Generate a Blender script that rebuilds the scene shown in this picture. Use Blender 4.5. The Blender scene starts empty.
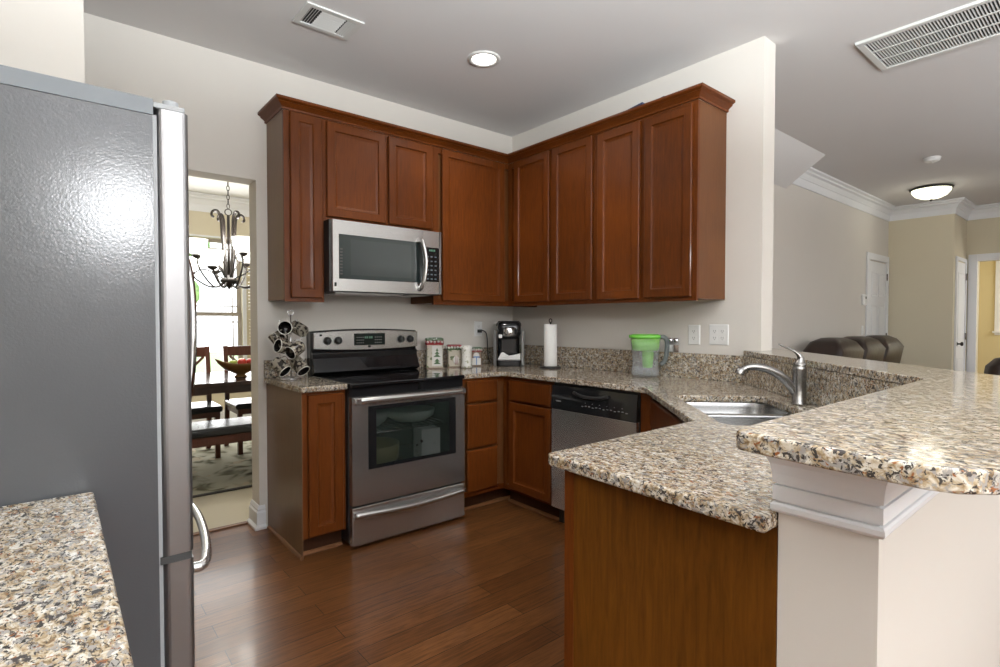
import bpy, bmesh, math, random
from mathutils import Vector, Matrix
random.seed(7)
SC = bpy.context.scene
COL = SC.collection
PI = math.pi

# ---------------------------------------------------------------- camera
cam_d = bpy.data.cameras.new('camera'); cam = bpy.data.objects.new('camera', cam_d); COL.objects.link(cam)
cam.location = (-2.971, -3.4087, 1.2585)
cam.rotation_euler = (math.radians(90 - 1.3474), 0, math.radians(-39.7885))
cam_d.sensor_width = 36; cam_d.lens = 535.53 / 1000 * 36; cam_d.clip_start = 0.02; cam_d.clip_end = 100
SC.camera = cam
# ---------------------------------------------------------------- world, exposure, lights
SC.view_settings.view_transform = 'Standard'; SC.view_settings.look = 'None'
SC.view_settings.gamma = 1; SC.view_settings.use_curve_mapping = False
SC.view_settings.exposure = 0.40
w = bpy.data.worlds.new('world'); SC.world = w; w.use_nodes = True
w.node_tree.nodes['Background'].inputs[0].default_value = (0.93, 0.96, 1.0, 1)
w.node_tree.nodes['Background'].inputs[1].default_value = 3.0
try:
    SC.cycles.use_denoising = True
    SC.cycles.max_bounces = 8; SC.cycles.diffuse_bounces = 5; SC.cycles.glossy_bounces = 4
    SC.cycles.sample_clamp_indirect = 4; SC.cycles.caustics_reflective = False; SC.cycles.caustics_refractive = False
except Exception:
    pass

def area(name, loc, direction, sx, sy, power, col=(1, 1, 1), spread=180):
    d = bpy.data.lights.new(name, 'AREA'); d.shape = 'RECTANGLE'; d.size = sx; d.size_y = sy
    d.energy = power; d.color = col; d.spread = math.radians(spread)
    o = bpy.data.objects.new(name, d); COL.objects.link(o); o.location = loc
    o.rotation_euler = Vector(direction).to_track_quat('-Z', 'Y').to_euler()
    return o
def point(name, loc, power, r=0.05, col=(1, 1, 1)):
    d = bpy.data.lights.new(name, 'POINT'); d.energy = power; d.shadow_soft_size = r; d.color = col
    o = bpy.data.objects.new(name, d); COL.objects.link(o); o.location = loc; return o
def spot(name, loc, power, ang=120, r=0.05, col=(1, 1, 1)):
    d = bpy.data.lights.new(name, 'SPOT'); d.energy = power; d.shadow_soft_size = r; d.color = col
    d.spot_size = math.radians(ang); d.spot_blend = 0.6
    o = bpy.data.objects.new(name, d); COL.objects.link(o); o.location = loc; return o
H = 2.797
area('rear_window_fill', (-0.6, -6.38, 1.45), (-0.1, 1, 0.02), 2.3, 1.8, 16, (0.95, 0.98, 1.0))  # fill light added in front of an unseen rear window
area('living_rear_fill', (3.9, -6.38, 1.5), (-0.1, 1, 0.0), 1.9, 1.8, 16, (0.96, 0.98, 1.0))  # second added fill, at the unseen living room window
area('daylight_dining_window', (-1.6, 3.9, 1.35), (-0.1, -1, -0.05), 1.4, 1.8, 45, (1.0, 0.99, 0.96))
area('daylight_hall_room', (7.5, -3.6, 1.6), (0, 1, 0), 1.0, 1.4, 22, (1.0, 0.96, 0.86))
spot('ceiling_can_bulb', (-1.008, -0.905, H - 0.035), 22, 140, 0.05, (1, 0.95, 0.88))
point('hall_lamp_bulb', (4.81, -1.82, H - 0.2), 1.6, 0.18, (1, 0.96, 0.8))
def fill_uplight(name, loc, power):  # added upward fill, imitating flash bounced off the ceiling
    o = spot(name, loc, power, 172, 0.13, (0.90, 0.965, 1.0)); o.rotation_euler = (PI, 0, 0); o.data.spot_blend = 0.25
fill_uplight('ceiling_bounce_fill', (-2.4, -3.95, 1.80), 400)
fill_uplight('ceiling_bounce_fill', (2.2, -5.0, 1.80), 100)
point('chandelier_glow', (-1.755, 1.85, 1.95), 55, 0.2, (1, 0.97, 0.9))

# ---------------------------------------------------------------- materials
def mat(name, col=(0.8, 0.8, 0.8), rough=0.5, metal=0.0, spec=0.5, coat=0.0, emit=None, es=0.0, alpha=1.0, trans=0.0, ior=1.45):
    m = bpy.data.materials.new(name); m.use_nodes = True
    b = m.node_tree.nodes['Principled BSDF']
    b.inputs['Base Color'].default_value = (*col, 1); b.inputs['Roughness'].default_value = rough
    b.inputs['Metallic'].default_value = metal; b.inputs['Specular IOR Level'].default_value = spec
    b.inputs['Coat Weight'].default_value = coat; b.inputs['Coat Roughness'].default_value = 0.1
    b.inputs['Alpha'].default_value = alpha; b.inputs['Transmission Weight'].default_value = trans; b.inputs['IOR'].default_value = ior
    if emit: b.inputs['Emission Color'].default_value = (*emit, 1); b.inputs['Emission Strength'].default_value = es
    return m
class NT:
    def __init__(s, m):
        s.t = m.node_tree; s.b = s.t.nodes['Principled BSDF']; s.tc = s.t.nodes.new('ShaderNodeTexCoord')
    def n(s, k, **kw):
        x = s.t.nodes.new(k)
        for a, v in kw.items(): setattr(x, a, v)
        return x
    def l(s, a, b): s.t.links.new(a, b)
    def mapping(s, scale, rot=(0, 0, 0)):
        mp = s.n('ShaderNodeMapping'); mp.inputs['Scale'].default_value = scale; mp.inputs['Rotation'].default_value = rot
        s.l(s.tc.outputs['Object'], mp.inputs['Vector']); return mp.outputs['Vector']
    def noise(s, vec, scale, detail=4, rough=0.5, dist=0.0):
        x = s.n('ShaderNodeTexNoise'); x.inputs['Scale'].default_value = scale; x.inputs['Detail'].default_value = detail
        x.inputs['Roughness'].default_value = rough; x.inputs['Distortion'].default_value = dist
        s.l(vec, x.inputs['Vector']); return x.outputs['Fac']
    def ramp(s, fac, stops, interp='LINEAR'):
        r = s.n('ShaderNodeValToRGB'); r.color_ramp.interpolation = interp
        e = r.color_ramp.elements
        while len(e) < len(stops): e.new(0.5)
        for i, (p, c) in enumerate(stops):
            e[i].position = p; e[i].color = (*c, 1) if len(c) == 3 else c
        s.l(fac, r.inputs['Fac']); return r.outputs['Color']
    def mix(s, fac, a, b, mode='MIX'):
        x = s.n('ShaderNodeMix', data_type='RGBA', blend_type=mode)
        if isinstance(fac, float): x.inputs[0].default_value = fac
        else: s.l(fac, x.inputs[0])
        for i, v in ((6, a), (7, b)):
            if isinstance(v, tuple): x.inputs[i].default_value = (*v, 1)
            else: s.l(v, x.inputs[i])
        return x.outputs[2]
    def bump(s, h, strength, dist=0.001):
        x = s.n('ShaderNodeBump'); x.inputs['Strength'].default_value = strength; x.inputs['Distance'].default_value = dist
        s.l(h, x.inputs['Height']); s.l(x.outputs['Normal'], s.b.inputs['Normal'])
    def col(s, c): s.l(c, s.b.inputs['Base Color'])

def paint(name, col, rough=0.75, bump=0.12):
    m = mat(name, col, rough, spec=0.25); t = NT(m)
    v = t.mapping((1, 1, 1)); f = t.noise(v, 1.3, 3)
    t.col(t.mix(f, tuple(c * 0.97 for c in col), tuple(min(1, c * 1.03) for c in col)))
    t.bump(t.noise(v, 260, 2), bump, 0.0005)
    return m
def wood(name, dark, light, rough=0.38, coat=0.14, grain=(14, 14, 1.1), contrast=1.0, blotch=3.0):
    m = mat(name, light, rough, spec=0.2, coat=coat * 0.6); t = NT(m)
    oi = t.n('ShaderNodeObjectInfo'); 
    mp = t.n('ShaderNodeMapping'); mp.inputs['Scale'].default_value = grain
    t.l(t.tc.outputs['Object'], mp.inputs['Vector'])
    g = t.noise(mp.outputs['Vector'], 7, 6, 0.65, 0.6)
    bl = t.noise(t.mapping((1, 1, 0.6)), blotch, 3, 0.5, 0.4)
    a = t.ramp(g, [(0.28, dark), (0.72, light)])
    mid = tuple((x + y) / 2 for x, y in zip(dark, light))
    b = t.mix(0.45, a, t.ramp(bl, [(0.3, dark), (0.75, light)]))
    hv = t.n('ShaderNodeHueSaturation'); t.l(b, hv.inputs['Color'])
    mr = t.n('ShaderNodeMapRange'); mr.inputs['To Min'].default_value = 0.9; mr.inputs['To Max'].default_value = 1.1
    t.l(oi.outputs['Random'], mr.inputs['Value']); t.l(mr.outputs['Result'], hv.inputs['Value'])
    t.col(hv.outputs['Color']); t.bump(g, 0.06 * contrast, 0.0004)
    return m
def granite(name):
    m = mat(name, (0.6, 0.5, 0.4), 0.09, spec=0.5); t = NT(m)
    va = t.mapping((1.5, 0.9, 1), (0.0, 0.0, 0.9))
    base = t.ramp(t.noise(va, 54, 5, 0.65, 0.9), [(0.36, (0.16, 0.105, 0.055)), (0.45, (0.38, 0.285, 0.175)), (0.54, (0.58, 0.515, 0.415)), (0.65, (0.73, 0.71, 0.67))])
    grey = t.ramp(t.noise(t.mapping((1.5, 0.9, 1), (0.4, 1.0, 0.9)), 60, 4, 0.6, 1.0), [(0.53, (0, 0, 0)), (0.58, (1, 1, 1))])
    c = t.mix(grey, base, (0.31, 0.29, 0.27))
    rust = t.ramp(t.noise(t.mapping((1.2, 1, 1), (1, 2, 3)), 85, 3, 0.55, 0.6), [(0.62, (0, 0, 0)), (0.66, (1, 1, 1))])
    c = t.mix(rust, c, (0.27, 0.10, 0.035))
    blk = t.ramp(t.noise(t.mapping((1.5, 0.9, 1), (2, 0.5, 1)), 120, 4, 0.6, 0.9), [(0.545, (0, 0, 0)), (0.585, (1, 1, 1))])
    c = t.mix(blk, c, (0.05, 0.043, 0.038))
    blk2 = t.ramp(t.noise(t.mapping((1, 1, 1), (0.7, 2.5, 1.7)), 62, 5, 0.65, 0.5), [(0.585, (0, 0, 0)), (0.625, (1, 1, 1))])
    c = t.mix(blk2, c, (0.055, 0.048, 0.045))
    t.col(c); return m
def brushed(name, col=(0.56, 0.55, 0.54), rough=0.27, axis=(1, 1, 60)):
    m = mat(name, col, rough, metal=0.92); t = NT(m)
    f = t.noise(t.mapping(tuple(8 * a for a in axis)), 6, 2, 0.6)
    t.col(t.mix(f, tuple(c * 0.96 for c in col), tuple(c * 1.04 for c in col)))
    return m
def floorwood(name):
    m = mat(name, (0.2, 0.08, 0.04), 0.31, spec=0.4, coat=0.1); t = NT(m)
    br = t.n('ShaderNodeTexBrick'); br.offset = 0.37; br.offset_frequency = 2
    br.inputs['Color1'].default_value = (0.215, 0.086, 0.028, 1); br.inputs['Color2'].default_value = (0.125, 0.045, 0.014, 1)
    br.inputs['Mortar'].default_value = (0.022, 0.009, 0.005, 1); br.inputs['Scale'].default_value = 1
    br.inputs['Mortar Size'].default_value = 0.0016; br.inputs['Brick Width'].default_value = 1.05; br.inputs['Row Height'].default_value = 0.108
    br.inputs['Bias'].default_value = 0.0
    t.l(t.mapping((1, 1, 1)), br.inputs['Vector'])
    g = t.noise(t.mapping((1.2, 16, 1)), 5, 6, 0.65, 0.8)
    c = t.mix(0.75, br.outputs['Color'], t.ramp(g, [(0.36, (0.36, 0.33, 0.3)), (0.58, (0.95, 0.95, 0.95)), (0.75, (1.1, 1.1, 1.1))]), 'MULTIPLY')
    t.col(c)
    hb = t.mix(0.5, br.outputs['Fac'], t.noise(t.mapping((1.0, 9, 1)), 4, 3), 'MIX')
    bp = t.n('ShaderNodeBump'); bp.inputs['Strength'].default_value = 0.12; bp.inputs['Distance'].default_value = 0.002; bp.invert = True
    t.l(hb, bp.inputs['Height']); t.l(bp.outputs['Normal'], t.b.inputs['Normal'])
    return m
def spotted(name, base, spots, scale=60, thr=0.62, rough=0.3, detail=2):
    m = mat(name, base, rough); t = NT(m)
    f = t.noise(t.mapping((1, 1, 1), (1, 1, 0.3)), scale, detail)
    t.col(t.mix(t.ramp(f, [(thr, (0, 0, 0)), (thr + 0.03, (1, 1, 1))]), base, spots)); return m

M = {}
M['wall'] = paint('wall_paint', (0.67, 0.635, 0.588))
M['ceil'] = paint('ceiling_paint', (0.70, 0.685, 0.68), 0.9)
M['cream'] = paint('cream_wall_paint', (0.66, 0.60, 0.46))
M['yellow'] = paint('yellow_wall_paint', (0.68, 0.58, 0.34))
M['white'] = paint('white_trim_paint', (0.78, 0.79, 0.81), 0.4, 0.02)
M['cherry'] = wood('cherry_wood', (0.062, 0.015, 0.003), (0.172, 0.045, 0.007))
M['cherry_side'] = wood('cherry_side_wood', (0.095, 0.036, 0.013), (0.18, 0.070, 0.024), 0.4, 0.15, (26, 26, 1.0))
M['end_panel'] = wood('end_panel_wood', (0.045, 0.015, 0.003), (0.175, 0.062, 0.008), 0.36, 0.2, (10, 10, 0.9), 1, 2.2)
M['dark_side'] = wood('laminate_side_wood', (0.13, 0.070, 0.035), (0.19, 0.11, 0.058), 0.35, 0.15, (20, 20, 0.8))
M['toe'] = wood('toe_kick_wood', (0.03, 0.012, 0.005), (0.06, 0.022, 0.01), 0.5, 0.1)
M['shoe'] = wood('shoe_moulding_wood', (0.14, 0.06, 0.025), (0.24, 0.11, 0.05), 0.4, 0.2, (2, 14, 14))
M['granite'] = granite('speckled_granite')
M['steel'] = brushed('brushed_steel')
M['steel_v'] = brushed('brushed_steel_vertical', (0.58, 0.57, 0.56), 0.26, (60, 60, 1))
M['steel_dark'] = brushed('dark_brushed_steel', (0.36, 0.35, 0.34), 0.3)
M['nickel'] = brushed('brushed_nickel', (0.27, 0.26, 0.25), 0.22)
M['chrome'] = mat('chrome', (0.8, 0.8, 0.82), 0.08, 1.0)
M['black'] = mat('gloss_black', (0.012, 0.012, 0.013), 0.08, spec=0.5)
M['blackm'] = mat('satin_black', (0.018, 0.018, 0.018), 0.35)
M['cooktop'] = mat('black_ceramic_glass', (0.008, 0.008, 0.009), 0.04, spec=0.6)
M['rubber'] = mat('black_rubber', (0.02, 0.02, 0.02), 0.6)
M['display'] = mat('dark_display', (0.012, 0.018, 0.016), 0.12)
M['digits'] = mat('lit_digits', (0.05, 0.12, 0.08), 0.4, emit=(0.35, 0.7, 0.5), es=0.12)
M['marks'] = mat('printed_marks', (0.22, 0.22, 0.22), 0.5)
M['oven_glass'] = mat('oven_door_glass', (0.025, 0.035, 0.03), 0.03, spec=0.5, alpha=0.42)
M['cavity'] = mat('oven_enamel', (0.06, 0.065, 0.06), 0.4)
M['mw_glass'] = mat('microwave_door_glass', (0.02, 0.03, 0.03), 0.035, spec=0.9)
M['fridge_side'] = mat('textured_grey_enamel', (0.062, 0.066, 0.072), 0.17, spec=0.6)
t = NT(M['fridge_side']); t.bump(t.noise(t.mapping((1, 1, 1)), 250, 2, 0.6), 0.19, 0.0013)
M['fridge_band'] = mat('grey_steel_band', (0.15, 0.165, 0.18), 0.55, 0.0)
M['fridge_door'] = brushed('fridge_door_steel', (0.26, 0.255, 0.26), 0.38, (60, 60, 1))
M['gasket'] = mat('grey_gasket', (0.30, 0.31, 0.32), 0.5)
M['floor'] = floorwood('hardwood_planks')
M['carpet'] = paint('beige_carpet', (0.52, 0.47, 0.36), 0.95, 0.5)
M['rug'] = mat('floral_rug', (0.4, 0.4, 0.35), 0.95, spec=0.1)
t = NT(M['rug']); v = t.mapping((1, 1, 1))
c = t.ramp(t.noise(v, 5.2, 2, 0.4, 0.7), [(0.45, (0.42, 0.40, 0.31)), (0.52, (0.34, 0.33, 0.25)), (0.59, (0.14, 0.13, 0.08)), (0.66, (0.05, 0.038, 0.02))])
c = t.mix(t.ramp(t.noise(t.mapping((1, 1, 1), (0, 0, 2)), 5.5, 2, 0.5, 0.5), [(0.62, (0, 0, 0)), (0.66, (1, 1, 1))]), c, (0.42, 0.36, 0.26)); t.col(c)
M['rug_edge'] = mat('rug_binding', (0.035, 0.03, 0.025), 0.9)
M['espresso'] = wood('espresso_wood', (0.018, 0.009, 0.006), (0.045, 0.022, 0.014), 0.22, 0.4, (2, 14, 14))
M['redwood'] = wood('mahogany_chair_wood', (0.045, 0.016, 0.010), (0.10, 0.035, 0.02), 0.3, 0.3)
M['leather_black'] = mat('black_leather', (0.012, 0.013, 0.014), 0.22)
M['leather'] = mat('brown_leather', (0.028, 0.016, 0.012), 0.36)
t = NT(M['leather']); t.bump(t.noise(t.mapping((1, 1, 1)), 14, 4, 0.6), 0.3, 0.01)
M['bronze'] = mat('oil_rubbed_bronze', (0.014, 0.010, 0.008), 0.5, 0.0)
M['shade'] = mat('frosted_glass_shade', (0.95, 0.94, 0.9), 0.4, emit=(1, 0.97, 0.92), es=1.6)
M['dome'] = mat('lit_glass_dome', (0.95, 0.94, 0.85), 0.4, emit=(1.0, 0.98, 0.72), es=1.5)
M['globe'] = mat('fill_globe_glow', (0.9, 0.9, 0.88), 0.4, emit=(0.95, 0.975, 1.0), es=190)  # glow of the added globe that replaces a camera flash
M['bulb'] = mat('lit_lamp_face', (1, 1, 1), 0.4, emit=(1, 0.95, 0.88), es=5)
M['sash'] = mat('backlit_sash_tone', (0.36, 0.32, 0.27), 0.5)  # darkened colour so the sashes look backlit against the sky
M['plastic'] = mat('white_plastic', (0.80, 0.80, 0.79), 0.35)
M['plastic_slot'] = mat('outlet_slots', (0.12, 0.12, 0.12), 0.5)
M['vent'] = mat('white_vent_metal', (0.66, 0.66, 0.64), 0.45)
M['vent_dark'] = mat('recess_shade_dark', (0.05, 0.05, 0.05), 0.8)  # dark colour standing for shade in the ducts and door gap
M['glass'] = mat('clear_window_glass', (1, 1, 1), 0.0, alpha=0.06, spec=0.4)
M['blind'] = mat('tan_blind_slats', (0.56, 0.49, 0.33), 0.5)
M['blindw'] = mat('white_blind_slats', (0.8, 0.78, 0.7), 0.5)
M['paper'] = mat('white_paper', (0.82, 0.82, 0.80), 0.8)
M['green'] = mat('green_translucent_plastic', (0.16, 0.46, 0.03), 0.25, spec=0.5, alpha=0.94)
M['greenlid'] = mat('green_lid_plastic', (0.13, 0.45, 0.04), 0.3)
M['clear'] = mat('clear_plastic', (0.5, 0.54, 0.55), 0.03, spec=1.0, alpha=0.16)
M['water'] = mat('water_in_pitcher', (0.6, 0.66, 0.72), 0.02, spec=0.8, alpha=0.18)
M['greyh'] = mat('grey_handle_plastic', (0.13, 0.15, 0.15), 0.4, alpha=0.8)
M['keurig_side'] = mat('silver_plastic', (0.33, 0.33, 0.33), 0.35, 0.5)
M['ceramic'] = spotted('mug_glaze_print', (0.27, 0.24, 0.19), (0.03, 0.025, 0.022), 42, 0.50, 0.2, 4)
M['mug_in'] = mat('dark_mug_glaze', (0.015, 0.013, 0.012), 0.2)
M['mug_rim'] = mat('pale_mug_rim', (0.62, 0.60, 0.55), 0.3)
M['can_white'] = spotted('holiday_print_cream', (0.46, 0.42, 0.34), (0.10, 0.13, 0.06), 34, 0.60, 0.3)
M['can_brown'] = mat('canister_brown', (0.20, 0.14, 0.10), 0.4)
M['can_green'] = spotted('snow_dotted_green', (0.05, 0.10, 0.035), (0.7, 0.7, 0.65), 75, 0.66, 0.35, 1)
M['can_red'] = spotted('snow_dotted_red', (0.24, 0.018, 0.02), (0.7, 0.7, 0.65), 75, 0.66, 0.35, 1)
M['blue'] = mat('blue_ribbon', (0.10, 0.20, 0.42), 0.4)
M['snow'] = mat('white_ceramic', (0.60, 0.59, 0.56), 0.3)
M['speck_cup'] = spotted('floral_cup', (0.74, 0.73, 0.69), (0.35, 0.36, 0.25), 60, 0.60, 0.3)
M['bowl'] = wood('carved_bowl_wood', (0.10, 0.05, 0.015), (0.25, 0.13, 0.04), 0.35, 0.3, (3, 3, 12))
M['apple'] = mat('red_apple', (0.42, 0.03, 0.02), 0.3)
M['gapple'] = mat('green_apple', (0.30, 0.36, 0.06), 0.3)
M['banana'] = mat('yellow_peel', (0.62, 0.45, 0.1), 0.4)
M['foliage'] = spotted('tree_foliage', (0.10, 0.20, 0.05), (0.22, 0.36, 0.10), 8, 0.5, 0.8, 5)
M['grass'] = mat('lawn', (0.3, 0.4, 0.2), 0.9)
M['navy'] = spotted('navy_printed_paper', (0.02, 0.035, 0.09), (0.4, 0.42, 0.5), 30, 0.62, 0.4)
M['sink'] = mat('sink_steel', (0.40, 0.40, 0.40), 0.27, 0.95)
M['dish'] = mat('pale_glazed_dish', (0.5, 0.58, 0.52), 0.3)
M['carton'] = spotted('printed_white_carton', (0.6, 0.62, 0.6), (0.1, 0.06, 0.06), 22, 0.66, 0.6, 1)
M['pan'] = mat('old_brass_pan', (0.30, 0.26, 0.12), 0.4)

# ---------------------------------------------------------------- mesh helpers
def BM(): return bmesh.new()
def box(bm, x0, x1, y0, y1, z0, z1, mi=0):
    v = [bm.verts.new(p) for p in ((x0, y0, z0), (x1, y0, z0), (x1, y1, z0), (x0, y1, z0), (x0, y0, z1), (x1, y0, z1), (x1, y1, z1), (x0, y1, z1))]
    for f in ((0, 3, 2, 1), (4, 5, 6, 7), (0, 1, 5, 4), (1, 2, 6, 5), (2, 3, 7, 6), (3, 0, 4, 7)):
        bm.faces.new([v[i] for i in f]).material_index = mi
    return v
def rings(bm, R, cap0=True, cap1=True, closed=True, loop=False, smooth=False):
    """bridge a list of equally long vertex-position rings"""
    V = [[bm.verts.new(p) for p in r] for r in R]
    n = len(V[0]); m = len(V)
    for i in range(m if loop else m - 1):
        a, b = V[i], V[(i + 1) % m]
        for j in range(n if closed else n - 1):
            k = (j + 1) % n
            f = bm.faces.new((a[j], a[k], b[k], b[j])); f.smooth = smooth
    if not loop:
        if cap0: bm.faces.new(list(reversed(V[0])))
        if cap1: bm.faces.new(V[-1])
    return V
def prism(bm, poly, z0, z1):
    rings(bm, [[(x, y, z0) for x, y in poly], [(x, y, z1) for x, y in poly]])
def lathe(bm, prof, c=(0, 0, 0), seg=24, M4=None, cap=True):
    R = []
    for r, z in prof:
        ring = [Vector((r * math.cos(2 * PI * k / seg), r * math.sin(2 * PI * k / seg), z)) for k in range(seg)]
        if M4 is not None: ring = [M4 @ p for p in ring]
        R.append([p + Vector(c) for p in ring])
    rings(bm, R, cap, cap, smooth=True)
def cyl(bm, a, b, r, seg=12, r2=None):
    tube(bm, [a, b], [r, r if r2 is None else r2], seg)
def tube(bm, pts, rad, seg=10, flat=1.0, closed=False):
    pts = [Vector(p) for p in pts]
    if not isinstance(rad, (list, tuple)): rad = [rad] * len(pts)
    R = []; up = None
    n = len(pts)
    for i, p in enumerate(pts):
        if closed: t = pts[(i + 1) % n] - pts[i - 1]
        else: t = (pts[min(i + 1, n - 1)] - pts[max(i - 1, 0)])
        t.normalize()
        if up is None:
            up = Vector((0, 0, 1)) if abs(t.z) < 0.9 else Vector((1, 0, 0))
        s = t.cross(up).normalized(); u2 = s.cross(t).normalized(); up = u2
        R.append([p + s * math.cos(2 * PI * k / seg) * rad[i] + u2 * math.sin(2 * PI * k / seg) * rad[i] * flat for k in range(seg)])
    rings(bm, R, smooth=True, loop=closed)
def curve_pts(pts, n=6):
    """catmull-rom"""
    P = [Vector(p) for p in pts]; P = [2 * P[0] - P[1]] + P + [2 * P[-1] - P[-2]]; out = []
    for i in range(1, len(P) - 2):
        for k in range(n):
            t = k / n; a, b, c, d = P[i - 1:i + 3]
            out.append(0.5 * ((2 * b) + (c - a) * t + (2 * a - 5 * b + 4 * c - d) * t * t + (3 * b - a - 3 * c + d) * t ** 3))
    out.append(P[-2]); return out
def sweep(bm, prof, path, side=1):
    """closed profile [(out, z)] swept along a 2-D path with mitred corners; 'out' is to the right of travel for side=1"""
    P = [Vector(p) for p in path]; R = []
    for i, p in enumerate(P):
        if i == 0: d = (P[1] - P[0]).normalized(); nrm = Vector((d.y, -d.x)) * side; k = 1
        elif i == len(P) - 1: d = (P[-1] - P[-2]).normalized(); nrm = Vector((d.y, -d.x)) * side; k = 1
        else:
            d1 = (P[i] - P[i - 1]).normalized(); d2 = (P[i + 1] - P[i]).normalized()
            n1 = Vector((d1.y, -d1.x)) * side; n2 = Vector((d2.y, -d2.x)) * side
            nrm = (n1 + n2).normalized(); k = 1 / max(0.3, nrm.dot(n1))
        R.append([(p.x + nrm.x * o * k, p.y + nrm.y * o * k, z) for o, z in prof])
    rings(bm, R)
def slab(bm, outer, z0, z1, holes=()):
    """polygon with holes, extruded"""
    edges = []
    for loop in [outer] + list(holes):
        vs = [bm.verts.new((x, y, z1)) for x, y in loop]
        for i in range(len(vs)): edges.append(bm.edges.new((vs[i], vs[(i + 1) % len(vs)])))
    r = bmesh.ops.triangle_fill(bm, use_beauty=True, use_dissolve=False, edges=edges, normal=(0, 0, 1))
    faces = [f for f in r['geom'] if isinstance(f, bmesh.types.BMFace)]
    ex = bmesh.ops.extrude_face_region(bm, geom=faces)
    for g in ex['geom']:
        if isinstance(g, bmesh.types.BMVert): g.co.z = z0
def raised(bm, x0, x1, z0, z1, yf, t, steps):
    """a panel facing -y: nested rectangles (inset, depth back from the front)"""
    R = [[(x0, yf + t, z0), (x1, yf + t, z0), (x1, yf + t, z1), (x0, yf + t, z1)]]
    for i, d in steps:
        R.append([(x0 + i, yf + d, z0 + i), (x1 - i, yf + d, z0 + i), (x1 - i, yf + d, z1 - i), (x0 + i, yf + d, z1 - i)])
    rings(bm, R)
def rrect(x0, x1, y0, y1, r, n=5):
    out = []
    for cx, cy, a0 in ((x1 - r, y1 - r, 0), (x0 + r, y1 - r, 90), (x0 + r, y0 + r, 180), (x1 - r, y0 + r, 270)):
        for k in range(n + 1):
            a = math.radians(a0 + 90 * k / n); out.append((cx + r * math.cos(a), cy + r * math.sin(a)))
    return out
def ball(bm, c, r, sx=1, sy=1, sz=1, seg=16):
    R = []
    for i in range(1, seg // 2):
        a = PI * i / (seg // 2)
        R.append([(c[0] + r * sx * math.sin(a) * math.cos(2 * PI * k / seg), c[1] + r * sy * math.sin(a) * math.sin(2 * PI * k / seg), c[2] - r * sz * math.cos(a)) for k in range(seg)])
    V = rings(bm, R, False, False, smooth=True)
    for ring, z, rev in ((V[0], -1, True), (V[-1], 1, False)):
        v = bm.verts.new((c[0], c[1], c[2] + z * r * sz))
        for k in range(seg):
            a, b = ring[k], ring[(k + 1) % seg]
            f = bm.faces.new((b, a, v) if rev else (a, b, v)); f.smooth = True

MAT4 = {}
def obj(name, bm, m, parent=None, world=False, bevel=0.0, seg=2, smooth=False, sub=0):
    if world and parent is not None: bm.transform(MAT4[parent.name].inverted())
    bmesh.ops.recalc_face_normals(bm, faces=bm.faces)
    me = bpy.data.meshes.new(name); bm.to_mesh(me); bm.free()
    if isinstance(m, (list, tuple)):
        for q in m: me.materials.append(q)
    else: me.materials.append(m)
    if smooth:
        for p in me.polygons: p.use_smooth = True
    o = bpy.data.objects.new(name, me); COL.objects.link(o)
    MAT4[o.name] = Matrix.Identity(4)
    if parent is not None: o.parent = parent; MAT4[o.name] = MAT4[parent.name]
    if bevel:
        b = o.modifiers.new('bevel', 'BEVEL'); b.width = bevel; b.segments = seg; b.limit_method = 'ANGLE'; b.angle_limit = math.radians(35)
        b.harden_normals = False
    if sub:
        s = o.modifiers.new('sub', 'SUBSURF'); s.levels = sub; s.render_levels = sub
    return o
def each(name, m, parent, boxes):
    for b in boxes:
        bm = BM(); box(bm, *b); obj(name, bm, m, parent)
def thing(name, label, cat, loc=(0, 0, 0), rotz=0, group=None):
    o = bpy.data.objects.new(name, None); COL.objects.link(o); o.empty_display_size = 0.1
    o.location = loc; o.rotation_euler = (0, 0, rotz)
    MAT4[o.name] = Matrix.Translation(loc) @ Matrix.Rotation(rotz, 4, 'Z')
    return tag(o, label, cat, group)
def tag(o, label, cat, group=None):
    o['label'] = label; o['category'] = cat
    if group: o['group'] = group
    return o
def struct(o): o['kind'] = 'structure'; return o
def dup(root, loc, rotz, label, group=None):
    r = root.copy(); COL.objects.link(r); r.location = loc; r.rotation_euler = (0, 0, rotz); r['label'] = label
    MAT4[r.name] = Matrix.Translation(loc) @ Matrix.Rotation(rotz, 4, 'Z')
    if group: r['group'] = group
    for ch in list(root.children):
        c = ch.copy(); COL.objects.link(c); c.parent = r
        for g in list(ch.children):
            d = g.copy(); COL.objects.link(d); d.parent = c
    return r

# ================================================================ SETTING
def wallbox(name, boxes, m):
    bm = BM()
    for b in boxes: box(bm, *b)
    return struct(obj(name, bm, m))
JX = -2.03; WT = 0.15                       # jamb of the opening, partition thickness
bm = BM(); box(bm, -3.75, 8.4, -6.6, WT, -0.1, 0.0); struct(obj('floor', bm, M['floor']))
bm = BM(); box(bm, -5.2, 1.3, WT, 4.15, -0.1, 0.0); o = struct(obj('floor_dining', bm, M['carpet'])); 
bm = BM(); box(bm, -5.2, 8.4, -6.6, 4.15, H, H + 0.1); struct(obj('ceiling', bm, M['ceil']))
wallbox('wall_back', [(JX, 0.125, 0, WT, 0, H), (-3.1, JX, 0, WT, 2.10, H), (-3.75, -3.1, 0, WT, 0, H)], M['wall'])
wallbox('wall_right', [(0, 0.138, -2.072, -0.0005, 0, H)], M['wall'])
wallbox('wall_left', [(-3.75, -3.6, -6.45, -0.0005, 0, H)], M['wall'])
wallbox('wall_alcove', [(-3.5995, -2.878, -1.10, -0.98, 0, H)], M['wall'])
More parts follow.
